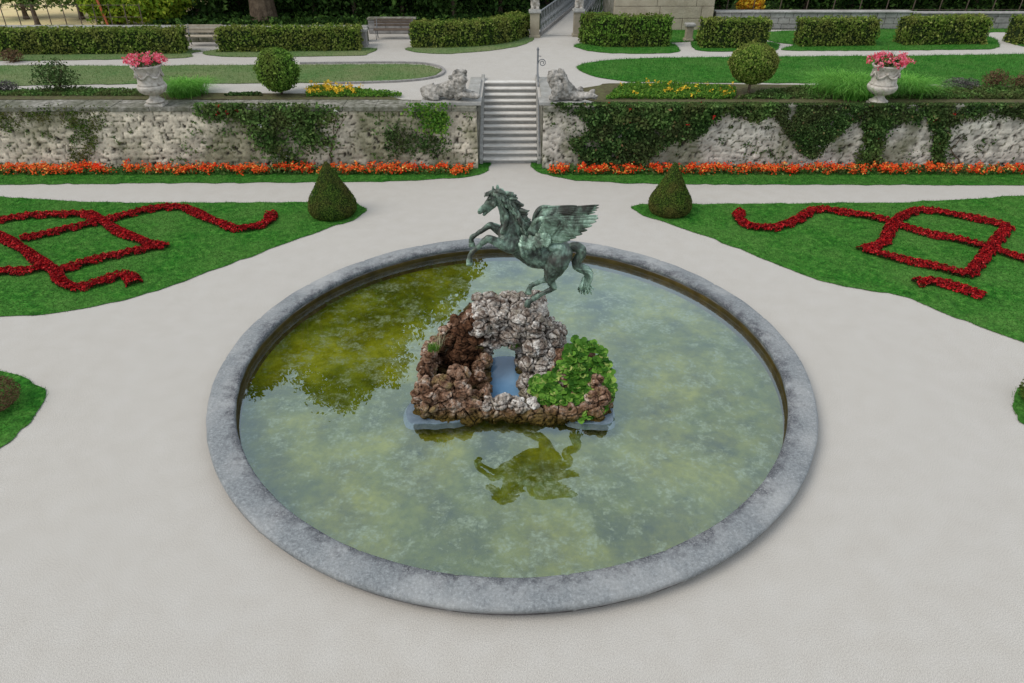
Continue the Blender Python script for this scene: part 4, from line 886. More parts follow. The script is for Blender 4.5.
# wings
def wing(near):
    bm = bmesh.new(); random.seed(3 if near else 4)
    if near:
        lead = [(470, 330, -.14), (484, 285, -.20), (498, 250, -.26), (520, 232, -.29), (560, 227, -.31), (620, 230, -.32), (690, 236, -.31), (760, 230, -.29), (826, 214, -.26)]
        trail = [(828, 214, -.26), (832, 226, -.27), (822, 244, -.29), (800, 266, -.30), (774, 290, -.30), (748, 310, -.29), (716, 328, -.28), (684, 342, -.27), (650, 350, -.25), (612, 352, -.23), (575, 350, -.20), (545, 352, -.18)]
        roots = [(540, 238, -.30), (556, 246, -.30), (548, 258, -.29), (542, 270, -.28), (536, 282, -.27), (530, 294, -.26), (524, 305, -.25), (518, 314, -.24), (512, 322, -.22), (505, 330, -.20), (500, 338, -.18), (496, 344, -.17)]
    else:
        lead = [(486, 262, .10), (500, 215, .15), (520, 180, .20), (548, 167, .24), (600, 172, .28), (670, 182, .31), (740, 184, .33), (790, 177, .34), (834, 158, .35)]
        trail = [(836, 158, .35), (834, 172, .35), (826, 184, .34), (816, 198, .34), (796, 212, .33), (770, 222, .33), (735, 228, .32), (700, 230, .30), (660, 232, .28), (620, 234, .25), (580, 236, .22), (545, 240, .20)]
        roots = [(545, 174, .25), (548, 180, .25), (544, 186, .24), (540, 192, .23), (536, 198, .22), (532, 204, .21), (528, 210, .20), (524, 216, .19), (520, 222, .18), (516, 228, .17), (512, 234, .16), (508, 240, .15)]
    sgn = -1 if near else 1; nrm = Vector((.1, -1, -.15)).normalized(); w0 = 38 if near else 26
    T_ = np.array(trail, float); R_ = np.array(roots, float); n = len(T_)
    for i in range(n):                                               # long flight feathers
        r = R_[i]; e = T_[i]; off = .004*(i % 2)
        mid = ((r[0]*.45+e[0]*.55), (r[1]*.45+e[1]*.55)+9*(1-i/n), (r[2]+e[2])/2-.03)
        ip = [H(r[0], r[1], r[2]-off), H(mid[0], mid[1], mid[2]-off), H(e[0], e[1], e[2]-off)]
        blade3(bm, ip, w0/K, .018, nrm)
    for row, (f, wd, o_) in enumerate(((.60, 38, .034), (.36, 40, .062))):          # two rows of coverts over them
        for i in range(0, n, 1):
            r = R_[i]; e = T_[i]; x1 = r[0]+(e[0]-r[0])*f; y1 = r[1]+(e[1]-r[1])*f-2
            ip = [H(r[0]-10, r[1], r[2]-o_), H((r[0]+x1)/2, (r[1]+y1)/2+3, r[2]-o_-.008), H(x1, y1, (r[2]+e[2])/2-o_)]
            blade3(bm, ip, wd*(1 if near else .7)/K, .018, nrm)
    L_ = curve(lead, 5)                                               # leading edge roll
    add_tube(bm, [H(*p) for p in L_], [max(.006, (17 if near else 14)*(1-(i/(len(L_)-1))**1.2*.85)*(.6+.4*min(1, i/6))/K) for i in range(len(L_))], 8)
    # rounded shoulder of the wing
    hub = HC((498, 300, lead[0][2]-.07, 38, .5), (520, 275, lead[2][2], 34, .45), (530, 255, lead[3][2]+.01, 24, .4)) if near else HC((510, 235, .15, 26, .4), (530, 205, .2, 26, .4), (548, 186, .24, 16, .4))
    hm = blob_mesh([hub], .014, .01); bm.from_mesh(hm)
    if near:                                                         # scaly ruffle of small feathers over the shoulder
        for k in range(130):
            t = random.random(); s = random.random(); cx = 425+t*150; cy = 318+s*62*(1-.3*abs(t-.5))+8*math.sin(t*6); cx -= 10*s
            p0 = H(cx, cy-10, -.30-.02*s); p2 = H(cx+random.uniform(2, 22), cy+15, -.345-.02*s)
            blade3(bm, [p0, (p0+p2)/2+Vector((0, -.02, .012)), p2], random.uniform(17, 26)/K, .03, Vector((0, -1, .5)), prof=lambda t: math.sin(math.pi*min(.95, .2+t*.72)))
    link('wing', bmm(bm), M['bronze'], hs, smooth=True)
wing(True); wing(False)

# ================================================================== TERRACE FURNITURE
def lathe_obj(name, c, prof, mat, parent, seg=40, flute=None, smooth=True):
    bm = bmesh.new(); add_lathe(bm, c, prof, seg, flute); return link(name, bmm(bm), mat, parent, smooth=smooth)
HS = 1.15
def ZS(p): return [(r, z*HS) for r, z in p]
def urn(px, label, hand_rot, seed, lean_flowers):
    base = P(px, 97.5, TZ+.02); base.y = WY+.22; z_ = (base.y+CD)*math.cos(TH)+(CH-TZ)*math.sin(TH); base.x = (px-512)*z_/F
    t = empty('flower_urn', base, label, 'urn', 'stone urns on the terrace wall'); b = (base.x, base.y, TZ+.015)
    bm = bmesh.new(); add_box(bm, (b[0], b[1], b[2]+.05), (.62, .50, .10), bev=.02); link('plinth', bmm(bm), M['pot_stone'], t)
    s = 1.16
    lathe_obj('foot', b, ZS([(.26*s, .10), (.27*s, .14), (.20*s, .18), (.14*s, .24), (.13*s, .29), (.17*s, .32)]), M['pot_stone'], t)
    lathe_obj('bowl', b, ZS([(.14*s, .31), (.26*s, .35), (.36*s, .42), (.41*s, .50), (.42*s, .56), (.40*s, .60), (.365*s, .61)]), M['pot_stone'], t, 72, lambda a, z: .035*math.cos(a*18)*(1 if z < .56 else .2))
    ub = lathe_obj('body', b, ZS([(.36*s, .605), (.385*s, .63), (.355*s, .66), (.345*s, .80), (.35*s, .96), (.375*s, 1.06), (.43*s, 1.12), (.44*s, 1.15), (.42*s, 1.17), (.36*s, 1.15), (.33*s, 1.08)]), M['pot_stone'], t, 48)
    bm = bmesh.new(); n = 6                                          # swags and masks in relief round the body
    for k in range(n):
        a0 = k*2*math.pi/n+hand_rot; pts = []
        for j in range(9):
            u = j/8; a = a0+u*2*math.pi/n; z = b[2]+1.11-.15*math.sin(math.pi*u); pts.append((b[0]+(.375*s)*math.cos(a), b[1]+(.375*s)*math.sin(a), z))
        add_tube(bm, pts, [.018, .028, .036, .042, .044, .042, .036, .028, .018], 6)
        bmesh.ops.create_icosphere(bm, subdivisions=2, radius=.055, matrix=Matrix.Translation((b[0]+(.375*s)*math.cos(a0), b[1]+(.375*s)*math.sin(a0), b[2]+1.10)))
    link('garland', bmm(bm), M['pot_stone'], ub, smooth=True)
    for sg in (0, math.pi):                                          # scroll handles
        a = hand_rot+sg+.4; d = Vector((math.cos(a), math.sin(a), 0)); bm = bmesh.new(); o = Vector(b)
        add_tube(bm, [o+d*.36*s+Vector((0, 0, .80*HS)), o+d*.47*s+Vector((0, 0, .90*HS)), o+d*.50*s+Vector((0, 0, 1.05*HS)), o+d*.50*s+Vector((0, 0, 1.18*HS)), o+d*.43*s+Vector((0, 0, 1.24*HS)), o+d*.38*s+Vector((0, 0, 1.19*HS)), o+d*.42*s+Vector((0, 0, 1.14*HS))], [.035, .035, .035, .036, .034, .03, .02], 7)
        link('handle', bmm(bm), M['pot_stone'], ub, smooth=True)
    fp = empty('geranium', (b[0], b[1], b[2]+1.14*HS), 'pink and red geraniums filling the %s urn' % ('left' if px < 512 else 'right'), 'potted flowers', 'flowers in the stone urns')
    r = np.random.default_rng(seed); n = 420; a = r.uniform(0, 6.28, n); q = np.sqrt(r.uniform(0, 1, n))*.44
    G = np.stack([b[0]+q*np.cos(a), b[1]+q*np.sin(a), b[2]+1.14*HS+(.30*(1-(q/.5)**2)+.03)*r.uniform(.2, 1, n)], 1); leaves('foliage', G, None, .10, M['rose'], parent=fp, aspect=.8)
    n = 64; a = r.uniform(0, 6.28, n); q = .14+.50*np.sqrt(r.uniform(0, 1, n)); C_ = np.stack([b[0]+q*np.cos(a)*1.12+lean_flowers, b[1]+q*np.sin(a), b[2]+1.20*HS+.22*(1-(q/.68)**2)+r.uniform(-.03, .12, n)], 1)
    Q = (C_[:, None, :]+r.normal(size=(n, 14, 3))*.038).reshape(-1, 3); leaves('blossom', Q, np.tile(np.array([0, -.6, 1.]), (len(Q), 1)), .06, M['pinkflower'], parent=fp, aspect=.9, jit=.6)
    if px > 512:
        V, Fc = blades_arrays(np.array([[b[0], b[1], b[2]+1.2*HS]]*16)+r.normal(size=(16, 3))*.02, .5, .03, .35); link('spike', npmesh(V, Fc), M['shrub_brown'], fp)
urn(157, 'carved stone urn with pink geraniums on the wall left of the steps', .9, 31, -.03)
urn(877, 'carved stone urn with tall handles on the wall right of the steps', .2, 32, .03)

# long ornamental grasses
def grasses(px, lb, n=900, h=.62, sp=.26, mat='grass_long'):
    c = P(px, 95, TZ); c.z = TZ+.03; tuft('ornamental_grass', c, n, h, .014, sp, 1.7, M[mat], lb, 'ornamental grass', 'ornamental grasses beside the urns')
grasses(187, 'arching green grass clump right of the left urn', 2200, .85, .26)
grasses(846, 'wide arching grass clump left of the right urn', 4600, 1.12, .40); grasses(905, 'narrow arching grass clump right of the right urn', 2600, 1.05, .26)

def trunk_bm(c, h, r0, r1, seed, limbs=0, lean=(0, 0)):
    bm = bmesh.new(); rr = random.Random(seed); n = 9
    pts = [Vector((c[0]+lean[0]*t*h+.12*r0*mn.noise(Vector((t*4, seed, 0))), c[1]+lean[1]*t*h, c[2]+t*h)) for t in [i/(n-1) for i in range(n)]]
    add_tube(bm, pts, [r0*(1.25 if i == 0 else 1)*(1-i/(n-1))+r1*i/(n-1) for i in range(n)], 12)
    for k in range(limbs):
        i = rr.randint(3, n-2); a = rr.uniform(0, 6.28); L_ = h*rr.uniform(.25, .5); p = pts[i]; r = r0*.35
        add_tube(bm, [p, p+Vector((math.cos(a)*L_*.4, math.sin(a)*L_*.4, L_*.3)), p+Vector((math.cos(a)*L_, math.sin(a)*L_, L_*.6))], [r, r*.6, r*.15], 7)
    return bmm(bm)
def crown_points(c, rad, n, seed, shell=.35, lump=.25, zmin=None):
    r = np.random.default_rng(seed); D = unit(r.normal(size=(n, 3))); q = r.uniform(0, 1, n)**(shell)
    k = np.array([1+lump*(mn.noise(Vector(d*2.2)+Vector((seed, 0, 0)))+.5*mn.noise(Vector(d*5)+Vector((seed, 5, 0)))) for d in D])
    pts = np.array(c)+D*np.array(rad)*(q*k)[:, None]
    return pts, D
# clipped balls and cones
def topiary(name, base, prof, mat, label, cat, stem=None, group=None, n=9000, sz=.045, core='hedge_core', rough_=.045):
    t = empty(name, base, label, cat, group); R_ = np.array(prof)
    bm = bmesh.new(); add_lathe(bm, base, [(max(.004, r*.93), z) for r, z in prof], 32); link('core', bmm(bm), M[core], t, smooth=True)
    zz = R_[:, 1]; rr_ = R_[:, 0]; d = np.hypot(np.diff(zz), np.diff(rr_))*(rr_[1:]+rr_[:-1]+.02); cum = np.concatenate([[0], np.cumsum(d)]); u = RNG.uniform(0, cum[-1], n)
    s = np.interp(u, cum, np.arange(len(cum))); i = np.clip(s.astype(int), 0, len(zz)-2); f = s-i
    rad = rr_[i]*(1-f)+rr_[i+1]*f; z = zz[i]*(1-f)+zz[i+1]*f; a = RNG.uniform(0, 2*math.pi, n)
    q = np.array([mn.noise(Vector((math.cos(x)*2+base[0], math.sin(x)*2, y*3))) for x, y in zip(a, z)]); rad = rad*(1+rough_*q)+RNG.normal(size=n)*(.012+rough_*.25-.011)
    pts = np.stack([base[0]+rad*np.cos(a), base[1]+rad*np.sin(a), base[2]+z], 1); dz = -(rr_[i+1]-rr_[i])/np.maximum(1e-3, np.hypot(zz[i+1]-zz[i], rr_[i+1]-rr_[i])); N_ = np.stack([np.cos(a), np.sin(a), dz], 1)
    leaves('foliage', pts, N_, sz, mat, parent=t, jit=.55, aspect=.55)
    if stem: link('trunk', trunk_bm(base, stem[0], stem[1], stem[1]*.7, 3), M['bark'], t)
    return t
def cone_at(px, pyb, tip, halfw, lb):
    b = P(px, pyb, 0); top = PY(px, tip, b.y).z; sc = ((b.y+CD)*math.cos(TH)+CH*math.sin(TH))/F; w_ = halfw*sc
    top += .07; pr = [(w_*.84, .02), (w_*.95, top*.08), (w_*1.0, top*.16), (w_*.96, top*.26), (w_*.80, top*.40), (w_*.61, top*.54), (w_*.43, top*.68), (w_*.27, top*.82), (w_*.14, top*.94), (.03, top)]
    topiary('topiary_cone', (b.x, b.y, 0), pr, M['yew'], lb, 'topiary', group='clipped yew cones beside the pond path', n=17000, sz=.038)
cone_at(333.5, 214, 164, 23.5, 'clipped dark yew cone at the tip of the left lawn')
cone_at(669, 212, 165, 21, 'clipped dark yew cone at the tip of the right lawn')
def ballprof(r, z0, k=1.0): return [(max(.02, r*math.sin(a)), z0+r*k*(1-math.cos(a))) for a in [i*math.pi/12 for i in range(13)]]
b1 = P(282, 95, TZ); topiary('topiary_ball', (b1.x, b1.y, TZ), ballprof(.68, .14, 1.08), M['hedge_bright'], 'round clipped bush with reddish leaves on the left terrace edge', 'topiary', (.3, .06), 'clipped balls on the terrace edge', 5200, .095, rough_=.20)
b2 = P(748, 95, TZ); topiary('topiary_ball', (b2.x, b2.y, TZ), ballprof(.82, .42, .82), M['hedge'], 'broad clipped ball on a short bare stem, right terrace edge', 'topiary', (.6, .055), 'clipped balls on the terrace edge', 7000, .09, rough_=.10)

def bush(name, c, rad, n, sz, mat, label, cat, seed, stem=True, group=None, lump=.3, shell=.4, aspect=.6):
    t = empty(name, c, label, cat, group); pts, D = crown_points((c[0], c[1], c[2]+rad[2]*.9), rad, n, seed, shell, lump); pts[:, 2] = np.maximum(pts[:, 2], c[2]+.03)
    leaves('foliage', pts, D, sz, mat, parent=t, jit=1.0, aspect=aspect)
    if stem:
        bm = bmesh.new(); rr = random.Random(seed)
        for k in range(5):
            a = rr.uniform(0, 6.28); add_tube(bm, [c, Vector(c)+Vector((math.cos(a)*rad[0]*.3, math.sin(a)*rad[1]*.3, rad[2]*.7)), Vector(c)+Vector((math.cos(a)*rad[0]*.7, math.sin(a)*rad[1]*.7, rad[2]*1.4))], [.03, .02, .008], 5)
        link('stem', bmm(bm), M['bark'], t)
    return t
def tp(px, py=93): p = P(px, py, TZ); p.z = TZ+.02; return p
bush('shrub', tp(60, 92), (.82, .6, .62), 1500, .085, M['ivy'], 'open leafy dark shrub at the far left of the terrace edge', 'shrub', 41)
bush('shrub', tp(957, 91), (.75, .35, .24), 1500, .07, M['shrub_grey'], 'low grey violet shrub right of the right urn', 'shrub', 42, False)
bush('shrub', tp(993, 89), (.55, .4, .36), 1500, .06, M['shrub_brown'], 'feathery red brown shrub near the right edge of the terrace', 'shrub', 43, False)
bush('shrub', tp(1022, 90), (.5, .4, .32), 1200, .06, M['shrub_brown'], 'smaller red brown shrub cut by the right photo edge', 'shrub', 44, False)
bush('shrub', tp(8, 92), (.5, .3, .22), 700, .07, M['shrub_grey'], 'low greyish shrub at the left photo edge of the terrace', 'shrub', 45, False)
bush('shrub', P(14, 62, TZ), (.5, .4, .28), 500, .09, M['shrub_brown'], 'small straggly rose bush on the left terrace lawn', 'shrub', 46)
bush('shrub', P(186, 94.5, TZ), (.2, .2, .12), 200, .06, M['rose'], 'tiny leafy plant at the foot of the left grass clump', 'shrub', 47, False)
def strip(name, poly, n, h, sz, mat, label, cat, seed, flower=None, kind='stuff'):
    w3 = [(P(x, y, TZ).x, P(x, y, TZ).y) for x, y in poly]; U = samp(w3, n); k = np.array([.6+.5*mn.noise(Vector((u[0]*1.6, u[1]*2, seed))) for u in U])
    pts = np.stack([U[:, 0], U[:, 1], TZ+.03+h*k*RNG.uniform(.1, 1, len(U))], 1)
    th = empty(name, (pts[:, 0].mean(), pts[:, 1].mean(), TZ), label, cat)
    leaves('foliage', pts, None, sz, mat, parent=th)['kind'] = 'stuff'
    if flower:
        fm, nf, x0, x1 = flower; Wa, Wb = P(x0, 90, TZ), P(x1, 90, TZ); Q = []
        S_ = pts[(pts[:, 0] > Wa.x) & (pts[:, 0] < Wb.x)]; S_ = S_[RNG.choice(len(S_), nf)]; S_[:, 2] = TZ+h*.95+RNG.uniform(-.05, .10, nf)
        Q = (S_[:, None, :]+RNG.normal(size=(nf, 9, 3))*.04).reshape(-1, 3); leaves('blossom', Q, None, .075, M[fm], parent=th)['kind'] = 'stuff'
    return th
strip('flower_patch', [(306, 98), (309, 90), (330, 88), (360, 91), (402, 96), (402, 98)], 5200, .20, .09, M['bright'], 'yellow flower patch on the terrace edge right of the left ball', 'flower bed', 3, ('yellowflower', 70, 305, 365))
strip('flower_patch', [(605, 100.3), (622, 87), (660, 86), (735, 90), (735, 100.3)], 13000, .26, .09, M['bright'], 'yellow flower patch on the terrace edge left of the right ball', 'flower bed', 4, ('yellowflower', 30, 612, 740))
strip('ground_cover', [(735, 100.3), (770, 92), (830, 88), (872, 92), (872, 100.3)], 6500, .22, .10, M['rose'], 'leafy green planting between the right ball and the right urn', 'ground cover', 5)
strip('ground_cover', [(884, 100.3), (930, 92), (1000, 91), (1070, 88), (1070, 100.3)], 11000, .28, .10, M['rose'], 'leafy green planting along the far right terrace edge', 'ground cover', 6)
strip('ground_cover', [(-30, 97), (-30, 93), (80, 90), (145, 91), (150, 97)], 5200, .14, .09, M['rose'], 'low weeds along the wall top left of the left urn', 'ground cover', 7)
strip('ground_cover', [(225, 97), (232, 94), (262, 94), (262, 97)], 700, .10, .08, M['ivy'], 'low weeds between the left grass clump and the left ball', 'ground cover', 8)
bush('boxwood', P(-4, 408, 0), (.50, .5, .36), 5200, .035, M['shrub_brown'], 'clipped brownish box bush on the small left bed', 'shrub', 51, False, shell=.12, lump=.12)
bush('boxwood', P(1044, 405, 0), (.55, .5, .36), 5200, .035, M['yew'], 'clipped dark box bush at the right photo edge', 'shrub', 52, False, shell=.12, lump=.12)

# ------------------------------------------------------------------ lions
def lion(name, px0, flip, label):
    """local px picture (crop scale 11.378) traced on the plane behind the coping"""
    def Lc(*items):
        r = []
        for cx, cy, yo, rad in items:
            p = PY(px0+cx/11.378, 50+cy/11.378, WY+.42+yo); r.append((p.x, p.y, p.z, rad*.0035))
        return r
    t = empty(name, Lc((450, 560, .1, 1))[0][:3], label, 'lion statue', 'stone lions beside the steps')
    if not flip:
        ch = [Lc((205, 490, .25, 62), (280, 470, .22, 64), (360, 455, .18, 62), (440, 440, .12, 72)), Lc((190, 520, .12, 42), (260, 530, 0, 38), (310, 540, -.05, 22)),
              Lc((440, 470, .1, 70), (500, 400, .05, 72), (545, 330, 0, 74), (570, 290, 0, 66)), Lc((560, 400, -.02, 66), (560, 470, 0, 58), (540, 520, 0, 40)),
              Lc((575, 300, -.1, 50), (600, 340, -.2, 44), (600, 380, -.22, 30), (600, 410, -.2, 20)), Lc((560, 480, -.05, 42), (630, 500, -.14, 32), (700, 515, -.16, 26), (770, 522, -.16, 24)),
              Lc((600, 470, .2, 36), (680, 490, .2, 26), (750, 505, .2, 24)), Lc((150, 500, .3, 20), (130, 450, .3, 15), (160, 430, .3, 14), (220, 400, .3, 13), (265, 385, .3, 15)),
              Lc((540, 240, -.05, 22), (548, 228, -.05, 14)), Lc((625, 255, -.05, 20), (632, 242, -.05, 12))]
        for k in range(26): a = k*.9; ch.append(Lc((520+60*math.cos(a), 350+95*math.sin(a), -.12, 20), (512+72*math.cos(a), 372+100*math.sin(a), -.16, 12)))
        sx0, sx1 = 130, 812
    else:
        ch = [Lc((330, 330, 0, 62), (370, 400, 0, 74), (420, 470, .05, 78), (500, 490, .1, 70), (560, 500, .1, 52)), Lc((330, 280, 0, 50), (300, 300, -.05, 40), (285, 330, -.08, 24), (290, 350, -.05, 22)),
              Lc((410, 260, .05, 40), (420, 330, .08, 56), (450, 400, .1, 60), (520, 440, .15, 46)), Lc((420, 240, .05, 16), (415, 228, .05, 12)), Lc((285, 255, 0, 18), (275, 245, 0, 11)), Lc((340, 248, 0, 16), (346, 236, 0, 10)),
              Lc((560, 500, .05, 40), (620, 520, 0, 36), (680, 510, 0, 28), (740, 490, 0, 22), (770, 470, 0, 26)), Lc((560, 540, -.1, 30), (660, 540, -.12, 26), (760, 520, -.1, 26), (800, 530, -.1, 22)),
              Lc((350, 480, -.12, 44), (340, 530, -.16, 34), (300, 540, -.2, 26)), Lc((600, 460, .2, 26), (640, 440, .2, 18), (650, 470, .2, 14))]
        for k in range(34): a = k*.8; ch.append(Lc((390+70*math.cos(a), 400+110*math.sin(a), -.14, 22), (402+82*math.cos(a), 425+112*math.sin(a), -.18, 12)))
        sx0, sx1 = 160, 640
    link('body', blob_mesh(ch, .022, .01, .035), M['statue_stone'], t, smooth=True)
    A = Lc((sx0, 580, 0, 1))[0]; B = Lc((sx1, 580, 0, 1))[0]; bm = bmesh.new()
    add_box(bm, ((A[0]+B[0])/2, WY+.52, TZ+.07), (B[0]-A[0], .74, .12), bev=.02); link('slab', bmm(bm), M['stone_grey'], t)
lion('stone_lion', 410, False, 'weathered stone lion lying left of the steps with its head to the front')
lion('stone_lion', 525, True, 'weathered stone lion right of the steps, mane turned to the steps')

# ------------------------------------------------------------------ hedges
def hedge(pxs, hgt, depth, mat, label, dens=300, sz=.12):
    line = [P(x, y, TZ) for x, y in pxs]; line = [Vector(p) for p in curve([tuple(p) for p in line], 6)] if len(line) > 2 else line
    c = sum(line, Vector())/len(line); t = empty('hedge', (c.x, c.y, TZ), label, 'hedge', 'clipped hedges on the terrace')
    bm = bmesh.new(); n = len(line); L_ = []
    for i in range(n):
        d = (line[min(i+1, n-1)]-line[max(i-1, 0)]).normalized(); nn = Vector((-d.y, d.x, 0))
        if nn.y < 0: nn = -nn
        L_.append((line[i], d, nn))
    rings = []
    for p, d, nn in L_:
        i_ = .06; A = p+nn*i_; B = p+nn*(depth-i_); rings.append([bm.verts.new(v) for v in (A, B, B+Vector((0, 0, hgt-i_)), A+Vector((0, 0, hgt-i_)))])
    for i in range(n-1):
        for k in range(4): bm.faces.new((rings[i][k], rings[i][(k+1) % 4], rings[i+1][(k+1) % 4], rings[i+1][k]))
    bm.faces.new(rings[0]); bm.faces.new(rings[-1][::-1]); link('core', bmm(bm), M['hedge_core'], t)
    pts = []; N_ = []
    def put(o, u, v, nn, m):
        if m < 1: return
        a = RNG.uniform(-.02, 1.02, m)[:, None]; b_ = RNG.uniform(0, 1.01, m)[:, None]; q = np.array(o)+a*np.array(u)+b_*np.array(v)
        k = np.array([mn.noise(Vector(x)*1.7)*.08+mn.noise(Vector(x)*4)*.10 for x in q])+RNG.normal(size=m)*.035; q = q+np.array(nn)*k[:, None]; pts.append(q); N_.append(np.tile(np.array(nn), (m, 1)))
    for i in range(n-1):
        p, d, nn = L_[i]; q = L_[i+1][0]; u = q-p; l = u.length; up = Vector((0, 0, hgt))
        put(p, u, up, -nn, int(l*hgt*dens)); put(p+up, u, nn*depth, Vector((0, 0, 1)), int(l*depth*dens)); put(p+nn*depth, u, up, nn, int(l*hgt*dens*.3))
    for e_, s in ((0, -1), (n-1, 1)):
        p, d, nn = L_[e_]; put(p, nn*depth, Vector((0, 0, hgt)), d*s, int(depth*hgt*dens))
    leaves('foliage', np.concatenate(pts), np.concatenate(N_), sz, mat, parent=t, jit=.7)
hedge([(-60, 55.5), (181, 54)], .98, 1.0, M['hedge'], 'long clipped hedge at the far left of the terrace')
hedge([(220, 52.5), (359, 51)], .95, 1.0, M['hedge'], 'clipped hedge in front of the big tree trunk')
hedge([(412, 48), (445, 48), (485, 46), (512, 42), (529, 36)], 1.02, 1.0, M['hedge'], 'curving clipped hedge ending at the left bridge pillar')
hedge([(579, 42), (588, 45), (612, 47.5), (669, 47)], 1.25, 1.0, M['hedge_bright'], 'clipped hedge with a fresh green end beside the right bridge pillar')
hedge([(702, 48.5), (766, 48.5)], 1.18, .95, M['hedge'], 'short clipped hedge just right of the small stone post')
hedge([(801, 47), (874, 46)], 1.12, .95, M['hedge'], 'short clipped hedge in the middle of the right terrace row')
hedge([(904, 45.5), (984, 44.5)], 1.12, .95, M['hedge'], 'clipped hedge left of the diagonal gravel path')
hedge([(1016, 45), (1075, 44)], 1.12, .95, M['hedge'], 'clipped hedge cut off by the right photo edge')

# ------------------------------------------------------------------ benches, posts
def bench(px, py, wd, lb, wood):
    c = P(px, py, TZ); t = empty('bench', c, lb, 'bench'); x, y, z = c
    bm = bmesh.new()
    for k in range(4): add_box(bm, (x, y-.18+k*.12, z+.44), (wd, .10, .04), bev=.008)
    link('seat', bmm(bm), M[wood], t)
    bm = bmesh.new()
    for k in range(3): add_box(bm, (x, y+.26+k*.03, z+.60+k*.12), (wd, .035, .10), bev=.008)
    link('backrest', bmm(bm), M[wood], t)
    for s in (-1, 1):
        bm = bmesh.new(); add_tube(bm, [(x+s*wd*.44, y-.22, z), (x+s*wd*.44, y-.2, z+.42), (x+s*wd*.44, y+.2, z+.42), (x+s*wd*.44, y+.34, z+.92)], .025, 6); add_tube(bm, [(x+s*wd*.44, y+.28, z), (x+s*wd*.44, y+.18, z+.42)], .025, 6); link('leg', bmm(bm), M['iron'], t)
bench(206, 46, 1.75, 'pale wooden bench in the gap between the two left hedges', 'wood')
bench(395, 39, 2.0, 'dark wooden bench in the shaded niche left of the curving hedge', 'wood_dark')
def pillar(px, py, wd, h, mat, label, name='stone_post', cat='post', group=None):
    c = P(px, py, TZ); t = empty(name, c, label, cat, group); bm = bmesh.new(); add_box(bm, (c.x, c.y, TZ+h/2), (wd, wd, h), bev=.03); link('shaft', bmm(bm), M[mat], t)
    bm = bmesh.new(); add_box(bm, (c.x, c.y, TZ+h+.06), (wd+.14, wd+.14, .12), bev=.03); link('cap', bmm(bm), M['stone_grey'], t)
    bm = bmesh.new(); add_box(bm, (c.x, c.y, TZ+.06), (wd+.10, wd+.10, .12), bev=.02); link('base', bmm(bm), M[mat], t); return c
pillar(363, 45.5, .42, .62, 'riser', 'low dark stone post at the right end of the left hedge')
pillar(688, 41, .34, .68, 'bastion', 'small stone post between two hedges on the right terrace')
pL = pillar(534.5, 37, .46, 1.12, 'bastion', 'stone bridge pillar at the left of the bridge path', 'pillar', 'pillar', 'pillars at the foot of the bridge')
pR = pillar(577.5, 36, .46, 1.12, 'bastion', 'stone bridge pillar at the right of the bridge path', 'pillar', 'pillar', 'pillars at the foot of the bridge')
def figure(c, label, seed, lean):
    x, y, z = c.x, c.y, TZ+1.24; t = empty('figure_statue', (x, y, z), label, 'statue', 'stone figures on the bridge pillars')
    L_ = lean
    ch = [[(x-.1, y, z+.05, .09), (x-.1, y, z+.22, .10), (x-.07, y, z+.42, .13)], [(x+.12, y-.03, z+.05, .09), (x+.12, y, z+.22, .10), (x+.07, y, z+.42, .13)],
          [(x, y, z+.42, .18), (x, y-.02, z+.58, .20), (x+.02*L_, y, z+.76, .19), (x, y, z+.86, .14)], [(x, y-.02, z+.92, .09), (x+.01*L_, y-.03, z+1.04, .13), (x, y-.02, z+1.10, .12)],
          [(x-.2, y, z+.82, .08), (x-.3, y-.05, z+.62, .07), (x-.2*L_, y-.2, z+.55, .06)], [(x+.2, y, z+.82, .08), (x+.29, y-.08, z+.66, .07), (x+.20, y-.2, z+.74, .06)],
          [(x, y-.13, z+.98, .06), (x, y-.15, z+.88, .05)], [(x, y, z+1.16, .12), (x, y+.02, z+1.26, .07)], [(x, y+.16, z+.05, .10), (x, y+.16, z+.3, .09)]]
    link('body', blob_mesh(ch, .026, .02, .03), M['pot_stone'], t, smooth=True)
    bm = bmesh.new(); add_box(bm, (x, y, z+.02), (.44, .44, .07), bev=.015); link('base', bmm(bm), M['stone_grey'], t)
figure(pL, 'pale stone dwarf figure on the left bridge pillar', 1, 1); figure(pR, 'pale stone dwarf figure on the right bridge pillar', 2, -1)
